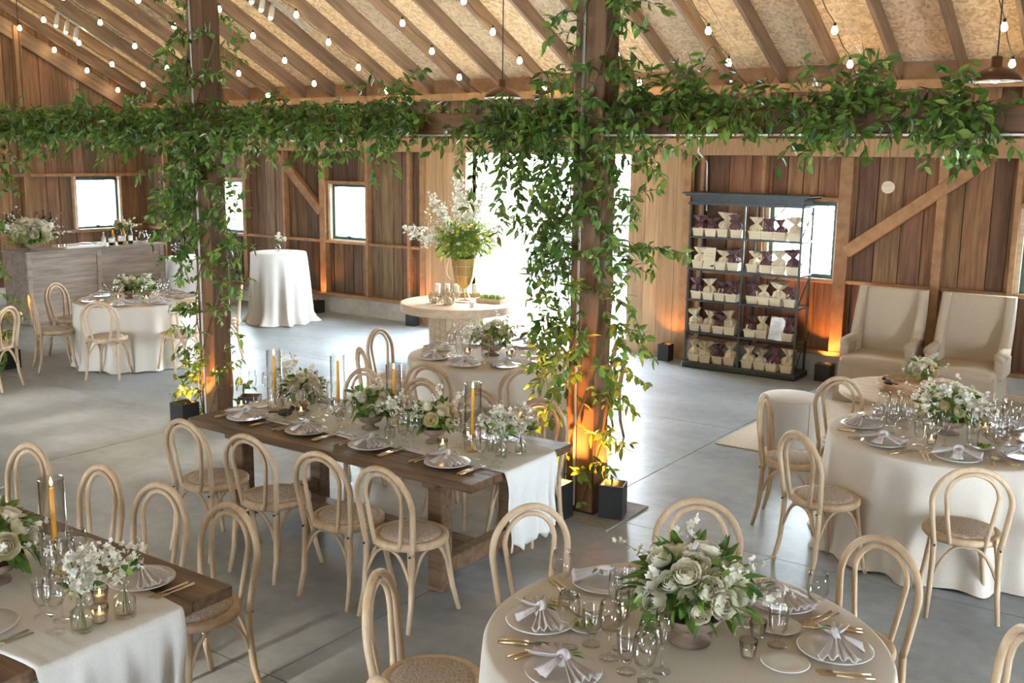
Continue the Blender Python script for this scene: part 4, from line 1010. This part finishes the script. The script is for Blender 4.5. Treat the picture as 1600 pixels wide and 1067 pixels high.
# ------------------------------------------------------------------ basket shelf
def build_shelf():
    t = thing('display_shelf', 'tall black metal display shelf stacked with gift baskets', 'shelf', (-4.69, 11.7, 0))
    X0, X1, Y0, Y1 = -.73, .73, -.22, .2
    part('base', MB().box(X0, X1, Y0, Y1, 0, .075, .012), iron, t)
    for z in (.452, .852, 1.228, 1.62): part('shelf_board', MB().box(X0+.02, X1-.02, Y0+.02, Y1-.02, z-.022, z, .003), iron, t)
    part('cornice', MB().box(X0+.01, X1-.01, Y0+.01, Y1-.01, 2.0, 2.03).box(X0+.04, X1-.04, Y0+.04, Y1-.04, 2.03, 2.1).box(X0-.02, X1+.02, Y0-.02, Y1+.02, 2.1, 2.125).box(X0-.05, X1+.05, Y0-.05, Y1+.05, 2.125, 2.145, .004), iron, t)
    for x in (X0+.04, 0, X1-.04):
        for y in (Y0+.03, Y1-.03): part('upright', MB().box(x-.011, x+.011, y-.011, y+.011, .075, 2.0), iron, t)
    for a, b in ((.08, .42), (.85, 1.2), (1.64, 1.98)):
        part('diagonal_brace', MB().tube([(X1-.04, Y0+.03, a), (X1-.04, Y1-.03, b)], .008, 6), iron, t); part('diagonal_brace', MB().tube([(0, Y1-.03, a), (.35, Y1-.03, b)], .008, 6), iron, t)
    # baskets
    bx = MB(); a, b, h, th = .052, .062, .085, .004
    def ring(r, z): return [(-r, -r, z), (r, -r, z), (r, r, z), (-r, r, z), (-r, -r, z)]
    bx.quad_grid([ring(a, .002), ring(b, h), ring(b-th, h), ring(a-th, .006)]); bx.f.append((0, 1, 2, 3))
    BASK = bx.mesh('basket_body', basket_m, False)
    RIM = MB().box(-b-.003, b+.003, -b-.004, -b+.002, h-.014, h+.002).box(-b-.003, b+.003, b-.002, b+.004, h-.014, h+.002).box(-b-.004, -b+.002, -b, b, h-.014, h+.002).box(b-.002, b+.004, -b, b, h-.014, h+.002).mesh('rim', basket_m, False)
    TAG = MB().box(-.03, .03, -.002, .002, 0, .03).box(-.03, -.01, -.002, .002, .03, .062).box(.01, .03, -.002, .002, .03, .062).mesh('folded_tag', card_m, False)
    def tissue(seed, tall):
        q = random.Random(seed); ph = [q.uniform(0, 6) for _ in range(4)]
        w = lambda aa, z: 1+.16*math.sin(5*aa+ph[0]+z*30)+.12*math.sin(8*aa+ph[1]-z*20)+(.25*math.sin(3*aa+ph[2]) if z > .15 else 0)
        return MB().lathe([(.02, .05), (.056, .075), (.062, .1), (.05, .13), (.022, .15), (.018, .16), (.04*tall, .18), (.07*tall, .215), (.074*tall, .222), (.03, .185), (.008, .165)], 26, wob=w)
    TIS = [[tissue(k, tl).mesh('tissue', m, False) for k, tl in ((1, .9), (2, 1.1), (3, .7))] for m in (cream, purple)]
    S = [-.585, -.43, -.275, -.12, .12, .275, .43, .585]
    rows = [(.0755, 'ccpcccpc', 'bottom shelf'), (.4525, 'ccpcpc-p', 'second shelf from the bottom'), (.8525, 'pcpppccp', 'middle shelf'), (1.2285, 'c-cpcpcp', 'second shelf from the top'), (1.6205, 'ppcpcppc', 'top shelf')]
    nth = ['first', 'second', 'third', 'fourth', 'fifth', 'sixth', 'seventh', 'eighth']
    for z, pat, lab in rows:
        n = 0
        for i, ch in enumerate(pat):
            if ch == '-': continue
            kind = 0 if ch == 'c' else 1
            g = thing('gift_basket', '%s gift basket from left on the %s, %s tissue' % (nth[n], lab, ('cream', 'plum')[kind]), 'basket', (-4.69+S[i]+rnd.uniform(-.01, .01), 11.57+rnd.uniform(-.01, .02), z), rnd.uniform(-.12, .12), 'small chip gift baskets'); n += 1; g.scale = (1.14, 1.14, 1.14)
            bb = ob('basket_body', BASK, g); ob('rim', RIM, bb)
            ob('tissue_wrap', TIS[kind][rnd.randrange(3)], g, (0, .01, 0), (rnd.uniform(-.15, .15), rnd.uniform(-.15, .15), rnd.uniform(0, 6)), rnd.uniform(.9, 1.15))
            ob('folded_tag', TAG, g, (rnd.uniform(-.02, .02), -.035, h-.012), (-.45, 0, rnd.uniform(-.2, .2)))
    s = thing('sign_card', 'cream sign card with faint lettering on the second shelf from the top', 'sign', (-4.69-.445, 11.53, 1.2295), .0)
    part('card', MB().box(-.08, .08, -.003, .003, 0, .26), card_m, s, rot=(-.12, 0, 0))
    part('lettering', MB().box(-.045, .045, -.0045, -.003, .185, .19).box(-.055, .055, -.0045, -.003, .155, .16), ink, s, rot=(-.12, 0, 0))
    part('bird_print', MB().ball((.05, -.004, .04), .02, 8, 5, (1, .1, .6)).ball((.068, -.004, .05), .008, 6, 4, (1, .15, 1)).box(.015, .04, -.005, -.003, .038, .043), bird_m, s, rot=(-.12, 0, 0))
    s = thing('sign_card', 'silvered card leaning on the second shelf from the bottom', 'sign', (-4.69+.44, 11.53, .453), 0)
    part('card', MB().box(-.085, .085, -.003, .003, 0, .27), mirror_card, s, rot=(-.14, .08, 0)); part('edge', MB().box(-.09, .09, .003, .006, 0, .275), card_m, s, rot=(-.14, .08, 0))
build_shelf()

# ------------------------------------------------------------------ lounge corner
def wingback(x, y, rz, lab):
    t = thing('wingback_chair', lab, 'armchair', (x, y, .012 if y < 10 else 0), rz, 'linen slipcovered wingback chairs')
    def soft(name, x0, x1, y0, y1, z0, z1, rr=.035, **k):
        o = part(name, MB().box(x0, x1, y0, y1, z0, z1), slip, t, True, **k); m = o.modifiers.new('b', 'BEVEL'); m.width = rr; m.segments = 4; return o
    # skirt with slight flare and pleats, to the floor (front = -Y)
    P = []
    for z, f in ((.44, 0), (.43, .004), (.2, .018), (.01, .035)):
        row = []
        for k in range(65):
            u = k/64*4; s = int(u) % 4; v = u-int(u); W, D = .33+f, .34+f
            c = [(-W, -D), (W, -D), (W, D), (-W, D)]; a, b = c[s], c[(s+1) % 4]; w = .006*math.sin(k*2.1)*(1-z/.44); row.append((a[0]+(b[0]-a[0])*v, a[1]+(b[1]-a[1])*v+w, z))
        P.append(row)
    part('skirt', MB().quad_grid(P), slip, t, True, ang=.6)
    soft('seat_cushion', -.33, .33, -.36, .26, .38, .5, .05)
    soft('backrest', -.31, .31, 0, .12, 0, .78, .05, loc=(0, .22, .42), rot=(-.16, 0, 0))
    for s in (-1, 1):
        # wing: swept plate narrowing to the top
        P = []
        for i in range(13):
            tt = i/12; z = .48+.7*tt; back = .3+.12*tt; front = back-.12-.2*(1-tt)**1.6; xx = s*(.31+.01*math.sin(tt*3)); P.append([(xx-.045, front+.02, z), (xx-.025, front, z), (xx+.025, front, z), (xx+.045, front+.02, z), (xx+.045, back, z), (xx-.045, back, z), (xx-.045, front+.02, z)])
        mb = MB().quad_grid(P); n = len(mb.v); mb.f.append(tuple(range(n-7, n-1))); part('wing', mb, slip, t, True, ang=.9)
        part('arm', MB().tube([(s*.335, -.18, .6), (s*.335, -.16, .61), (s*.335, .05, .62), (s*.32, .25, .64)], [.02, .062, .06, .05], 14), slip, t, True)
        soft('arm_panel', s*.335-.05, s*.335+.05, -.17, .24, .4, .6, .02)
wingback(-2.95, 11.2, 0, 'tall linen wingback chair nearest the basket shelf')
wingback(-2.08, 11.2, 0, 'tall linen wingback chair, right of the pair at the wall')
wingback(-1.1, 9.3, -PI/2-.3, 'linen armchair cut off by the right picture edge')
t = thing('ottoman', 'round pale upholstered ottoman on the rug corner', 'ottoman', (-3.08, 8.86, .012))
part('body', MB().lathe([(0, .0), (.255, .0), (.265, .02), (.27, .2), (.27, .4), (.262, .43), (.24, .445), (.1, .45), (0, .451)], 48), ottoman_cloth, t, True); part('piping', MB().tube([(.266*math.cos(a), .266*math.sin(a), .425) for a in np.linspace(0, 2*PI, 49)[:-1]], .005, 6, closed=True), ottoman_cloth, t, True)
part('seam', MB().tube([(.272*math.cos(-.6), .272*math.sin(-.6), z) for z in (.02, .2, .42)], .004, 5), slip, t)
r = ob('area_rug', MB().box(-3.62, -.3, 8.455, 10.8, 0, .011, .003).mesh('area_rug', rug_m, False)); tag(r, 'cream woven rug under the ottoman and lounge table', 'rug')
t = thing('lounge_table', 'low round pale wood table in front of the wingback chairs', 'table', (-2.17, 9.36, .012))
part('tabletop', MB().lathe([(0, .47), (.6, .47), (.615, .48), (.615, .515), (.605, .525), (0, .525)], 56), pale_wood, t, True, ang=.5); part('drum_base', MB().lathe([(0, 0), (.34, 0), (.34, .03), (.3, .05), (.3, .47)], 40), pale_wood, t, True, ang=.5)
t = thing('rattan_tray', 'round woven rattan tray on the lounge table', 'tray', (-2.17, 9.42, .54), 0)
part('tray_base', MB().lathe([(0, 0), (.3, 0), (.3, .012), (0, .012)], 40), rattan, t)
for k in range(4): part('woven_ring', MB().tube([((.3+.004*k)*math.cos(a), (.3+.004*k)*math.sin(a), .012+.016*k+.003*math.sin(20*a+k*PI)) for a in np.linspace(0, 2*PI, 81)[:-1]], .009, 6, closed=True), rattan, t, True)
t = thing('flower_vase', 'white flowers in a small footed glass vase on the rattan tray', 'flower arrangement', (-2.1, 9.44, .553)); compote(t, .07, .13, ribbed); bouquet(t, (0, 0, .17), .13, 9, 16, 6, rs=.04, stuffleaf=20)
bird(-2.36, 9.3, .553, 'dark bird figurine on the rattan tray', 2.6)

# ------------------------------------------------------------------ pedestal table
PX, PYY, PZ = -7.66, 9.85, .78
t = thing('pedestal_table', 'round pale wooden pedestal table in the doorway light', 'table', (PX, PYY, 0))
part('tabletop', MB().lathe([(0, .675), (.69, .675), (.7, .685), (.7, .77), (.69, .78), (0, .78)], 64), pale_wood, t, True, ang=.5)
for k in range(26):
    a = 2*PI*k/26; part('stave', MB().box(-.039, .039, -.02, .02, 0, .675, .006), pale_wood, t, loc=(.33*math.cos(a), .33*math.sin(a), 0), rot=(0, 0, a+PI/2))
t = thing('gold_urn', 'tall gold urn overflowing with white and yellow-green branches', 'flower arrangement', (PX+.06, PYY+.05, PZ))
part('stand_ring', MB().tube([(.11*math.cos(a), .11*math.sin(a), .008) for a in np.linspace(0, 2*PI, 33)[:-1]], .007, 6, closed=True), gold, t, True)
for k in range(3):
    a = 2*PI*k/3; part('stand_leg', MB().tube([(.11*math.cos(a), .11*math.sin(a), .008), (.05*math.cos(a), .05*math.sin(a), .12), (.03*math.cos(a), .03*math.sin(a), .2)], .007, 6), gold, t)
part('urn_body', MB().lathe([(0, .16), (.04, .17), (.08, .22), (.12, .32), (.14, .45), (.155, .53), (.16, .54), (.15, .54), (.13, .45), (0, .3)], 36), brass, t, True)
for z, r in ((.33, .128), (.45, .145)): part('band', MB().tube([(r*math.cos(a), r*math.sin(a), z) for a in np.linspace(0, 2*PI, 33)[:-1]], .008, 6, closed=True), gold, t, True)
for k in range(8):
    a = 2*PI*k/8; part('rib', MB().tube([(q*math.cos(a), q*math.sin(a), z) for q, z in ((.085, .22), (.126, .32), (.147, .45), (.163, .53))], .006, 5), gold, t)
for s in (-1, 1): part('scroll_handle', MB().tube([(s*(.15+.07*math.sin(v)*(1-.3*v/PI)), 0, .28+.25*(1-math.cos(v))/2) for v in np.linspace(0, PI, 12)]+[(s*(.16+.03*math.cos(v)), 0, .53+.03*math.sin(v)) for v in np.linspace(0, 4, 8)], .006, 6), gold, t, True, rot=(0, 0, .6))
bouquet(t, (0, 0, .72), .38, 0, 110, 80, squash=.85, lime=1, leafsc=.9, sprl=.6, stuffleaf=520, zmin=-.3)
yb = MB(); wb = MB(); st = MB()
for _ in range(60):
    d = rdir(-.1, .7); yb.ball(tuple(Vector((0, 0, .72))+d*.36*rnd.uniform(.8, 1.1)), rnd.uniform(.012, .026), 7, 5)
for (dx, dy, dz, n) in ((-.28, -.2, .62, 130), (-.05, -.04, .85, 200), (.15, .12, .72, 170), (-.5, -.35, .3, 130), (.42, .3, .42, 110), (.05, .0, .66, 150), (.6, .4, .25, 60)):
    p0 = Vector((0, 0, .55)); p1 = Vector((dx*1.15, dy*1.15, .55+dz*1.17)); st.tube([p0, p0.lerp(p1, .5)+Vector((0, 0, .05)), p1], .003, 4)
    for _ in range(n):
        q = rnd.uniform(.45, 1.03); w = .075*(1.15-q)+.012; p = p0.lerp(p1, q)+Vector((rnd.gauss(0, w), rnd.gauss(0, w), rnd.gauss(0, w))); wb.add(BLOS, Matrix.Translation(p) @ up_look(rdir(-.7, 1)) @ Matrix.Scale(rnd.uniform(.9, 1.7), 4))
part('yellow_blossoms', yb, yellow_s, t, True)['kind'] = 'stuff'; part('white_blossoms', wb, petal_s, t, True)['kind'] = 'stuff'; part('branches', st, stem_m, t)['kind'] = 'stuff'
def lattice_ball(x, y, r, h, lab):
    t = thing('lattice_lantern', lab, 'candle holder', (x, y, PZ), 0, 'rope lattice lanterns'); prof = lambda v: r*(.55+.45*math.sin(PI*(.12+.76*v)))
    part('glass_bowl', MB().lathe([(prof(v)*.96, h*v) for v in np.linspace(0, 1, 12)], 24), ribbed, t, True)
    for s in (-1, 1):
        for k in range(8): part('lattice_strand', MB().tube([(prof(v)*math.cos(2*PI*k/8+s*v*1.7), prof(v)*math.sin(2*PI*k/8+s*v*1.7), .003+h*v) for v in np.linspace(0, 1, 14)], .004, 5), bleached, t)
    part('wax', MB().lathe([(0, .01), (r*.45, .01), (r*.45, h*.45), (0, h*.45)], 16), wax_w, t, True)
lattice_ball(-7.83, 9.62, .075, .14, 'small lattice lantern on the left of the pedestal table'); lattice_ball(-7.62, 9.6, .09, .19, 'larger lattice lantern in front of the gold urn')
def tray(x, y, rz, lab, L, W):
    t = thing('wooden_tray', lab, 'tray', (x, y, PZ+.001), rz); part('tray_body', MB().box(-L, L, -W, W, 0, .012).box(-L, L, -W, -W+.012, .012, .05).box(-L, L, W-.012, W, .012, .05).box(-L, -L+.012, -W+.012, W-.012, .012, .05).box(L-.012, L, -W+.012, W-.012, .012, .05), bleached, t); part('moss_bed', MB().lathe([(0, .05), (.5, .05), (.9, .035), (.97, .02)], 24), moss, t, True, sc=(L*.95, W*.95, 1)); return t
CR = math.atan2(.571, .821)
tr = tray(-7.98, 10.24, CR, 'long mossy tray of white pillar candles behind the urn', .31, .07)
for k in range(5):
    q = -.24+.12*k; x, y = -7.98+q*math.cos(CR), 10.24+q*math.sin(CR); t = thing('pillar_candle', ['leftmost', 'second', 'third', 'fourth', 'rightmost'][k]+' white pillar candle in the mossy tray', 'candle', (x, y, PZ+.052), 0, 'white pillar candles')
    part('wax', MB().lathe([(0, 0), (.032, 0), (.033, .004), (.033, .105), (.029, .108), (0, .1)], 18), wax_w, t, True); part('wick', MB().tube([(0, 0, .1), (0, 0, .115)], .0015, 4), black_paint, t)
tr = tray(-7.33, 10.12, CR-.5, 'shallow wooden tray of moss holding small upright cards', .17, .11)
for k in range(14):
    q = (-.13+.02*k); part('card', MB().box(-.002, .002, -.035, .035, .05, .1), china, tr, loc=(q, rnd.uniform(-.03, .03), 0), rot=(0, .1, 0))
gb = MB()
for _ in range(160): gb.add(LEAFMB[2], Matrix.Translation((rnd.uniform(-.15, .15), rnd.uniform(-.09, .09), .04)) @ look((rnd.gauss(0, .3), rnd.gauss(0, .3), 1)) @ Matrix.Scale(rnd.uniform(.3, .6), 4))
part('grass', gb, lime_s, tr)['kind'] = 'stuff'
t = thing('card_frame', 'tiny gold easel frame on the pedestal table', 'frame', (-7.27, 9.62, PZ), .6); part('frame', MB().box(-.025, -.02, -.003, .003, 0, .06).box(.02, .025, -.003, .003, 0, .06).box(-.02, .02, -.003, .003, .055, .06).box(-.02, .02, -.003, .003, 0, .005), gold, t); part('card', MB().box(-.02, .02, -.001, .001, .005, .055), china, t)

# ------------------------------------------------------------------ bar
BX, BY0, BY1, BZ = -14.3, 8.2, 10.55, 1.08
t = thing('bar_counter', 'weathered grey-brown wooden bar counter with framed panels', 'bar', (BX-.32, (BY0+BY1)/2, 0)); hl = (BY1-BY0)/2
part('carcass', MB().box(-.3, .29, -hl+.02, hl-.02, .06, 1.04), bar_wood, t); part('countertop', MB().box(-.34, .34, -hl-.02, hl+.02, 1.04, 1.08, .004), bar_wood, t); part('plinth', MB().box(-.31, .315, -hl, hl, 0, .08, .004), bar_wood, t)
for a, b in ((-hl, -hl+.07), (-.04, .04), (hl-.07, hl)): part('stile', MB().box(.29, .32, a, b, .08, 1.04, .004), bar_wood, t)
for z0, z1 in ((.97, 1.04), (.08, .15)): part('rail', MB().box(.29, .317, -hl+.07, hl-.07, z0, z1, .004), bar_wood, t)
for a, b in ((-hl+.07, -.04), (.04, hl-.07)):
    for k in range(5):
        z0 = .15+.82*k/5; part('plank', MB().box(.29, .3, a, b, z0+.002, z0+.162), bar_wood, t)
for a, b in ((-.3, -.24), (.25, .31)): part('end_stile', MB().box(a, b, -hl-.01, -hl+.02, .08, 1.04, .003), bar_wood, t)
for k in range(3): part('plank', MB().box(-.24+k*.163+.002, -.24+(k+1)*.163-.002, -hl, -hl+.02, .1, 1.03), bar_wood, t)
def bottle(x, y, z, lab, m, h=.28, r=.036, grp='bottles on the bar counter'):
    t = thing('bottle', lab, 'bottle', (x, y, z), 0, grp); part('glass_body', MB().lathe([(0, 0), (r, .002), (r, h*.58), (r*.75, h*.68), (r*.36, h*.76), (r*.34, h*.95), (r*.42, h*.96), (r*.42, h), (0, h)], 18), m, t, True); part('paper_label', MB().lathe([(r*1.02, h*.18), (r*1.02, h*.46)], 18), label_m, t, True); part('cap', MB().lathe([(r*.44, h*.93), (r*.44, h*1.02), (0, h*1.02)], 12), black_paint, t)
def bp(q, d=0.): return BX-.32+d, BY0+q*(BY1-BY0)
nb = ['first', 'second', 'third', 'fourth', 'fifth', 'sixth']
for k, (q, m, h) in enumerate(((.6, bottle_clear, .2), (.64, bottle_dark, .24), (.67, bottle_amber, .26), (.71, bottle_dark, .3), (.75, bottle_amber, .28), (.79, bottle_dark, .3))):
    x, y = bp(q, .1+.05*(k % 2)); bottle(x, y, BZ, nb[k]+' bottle from left in the cluster on the bar', m, h)
for k, y in enumerate((9.25, 9.36, 9.78, 9.9, 10.03)): bottle(XG+.1, y, 1.176, nb[k]+' dark spirit bottle from left on the gable wall ledge', bottle_dark if k != 2 else bottle_amber, .32+.04*(k % 2), .038, 'bottles on the wall ledge')
x, y = bp(.08, .15); t = thing('bar_flowers', 'large cream and green flower arrangement on the left end of the bar', 'flower arrangement', (x, y, BZ)); compote(t, .12, .12); bouquet(t, (0, 0, .24), .3, 34, 80, 24, rs=.068, leafsc=1.1, lime=.6, squash=.8, stuffleaf=120)
x, y = bp(.82, -.15); t = thing('bar_bouquet', 'white spotted blossoms in a vase behind the bar bottles', 'flower arrangement', (x, y, BZ)); compote(t, .06, .14, bottle_dark); bouquet(t, (0, 0, .26), .16, 12, 10, 10, rs=.036, yel=.4, stuffleaf=20)
x, y = bp(.9, .08); t = thing('glass_pitcher', 'round glass pitcher with a handle at the right end of the bar', 'pitcher', (x, y, BZ)); part('jug', MB().lathe([(0, .004), (.07, .004), (.1, .05), (.105, .11), (.08, .18), (.085, .2), (.08, .2), (.074, .18), (.098, .11), (.092, .05), (0, .012)], 28), ribbed, t, True); part('handle', MB().tube([(.08, .03, .17), (.15, .05, .16), (.16, .055, .1), (.1, .035, .06)], .01, 8), ribbed, t, True)
x, y = bp(.42, .05); t = ob('serving_tray', MB().box(-.2, .2, -.3, .3, 0, .012).box(-.2, .2, -.3, -.285, .012, .04).box(-.2, .2, .285, .3, .012, .04).box(-.2, -.185, -.285, .285, .012, .04).box(.185, .2, -.285, .285, .012, .04).mesh('serving_tray', china, False), None, (x, y, BZ)); tag(t, 'flat white serving tray in the middle of the bar', 'tray')
x, y = bp(.56, .1); t = ob('napkin_stack', MB().box(-.08, .08, -.08, .08, 0, .02, .004).box(-.078, .078, -.079, .08, .021, .04, .004).box(-.08, .079, -.08, .078, .041, .06, .004).mesh('napkin_stack', white_cloth, False), None, (x, y, BZ)); tag(t, 'stack of white paper napkins beside the bar bottles', 'napkins')
for k, q in enumerate((.25, .29)):
    x, y = bp(q, .2); votive(x, y, ['left', 'right'][k]+' glass votive on the bar counter', BZ)
for k in range(12):
    a = 2*PI*k/9; rr = .36 if k < 9 else .15; x, y = -14.3+rr*math.cos(a), 11.2+rr*math.sin(a)
    g = place('wine', x, y, .802, 0, 'stemmed glass on the white glassware table beyond the bar'); g['group'] = 'glasses on the glassware table'
bud_vase(-11.8, 10.75, 'small vase of white flowers on the tall cocktail table', .13, .04, 3, 8, 3, z=1.072)
t = thing('wooden_ornament', 'small round wood slice hanging on twine from the vine at right', 'ornament', (-1.62, PY-.2, 2.4)); part('slice', MB().tube([(0, -.008, 0), (0, .008, 0)], .035, 18), pale_wood, t); part('twine', MB().tube([(0, 0, .035), (-.01, .02, .3)], .003, 4), twig, t)
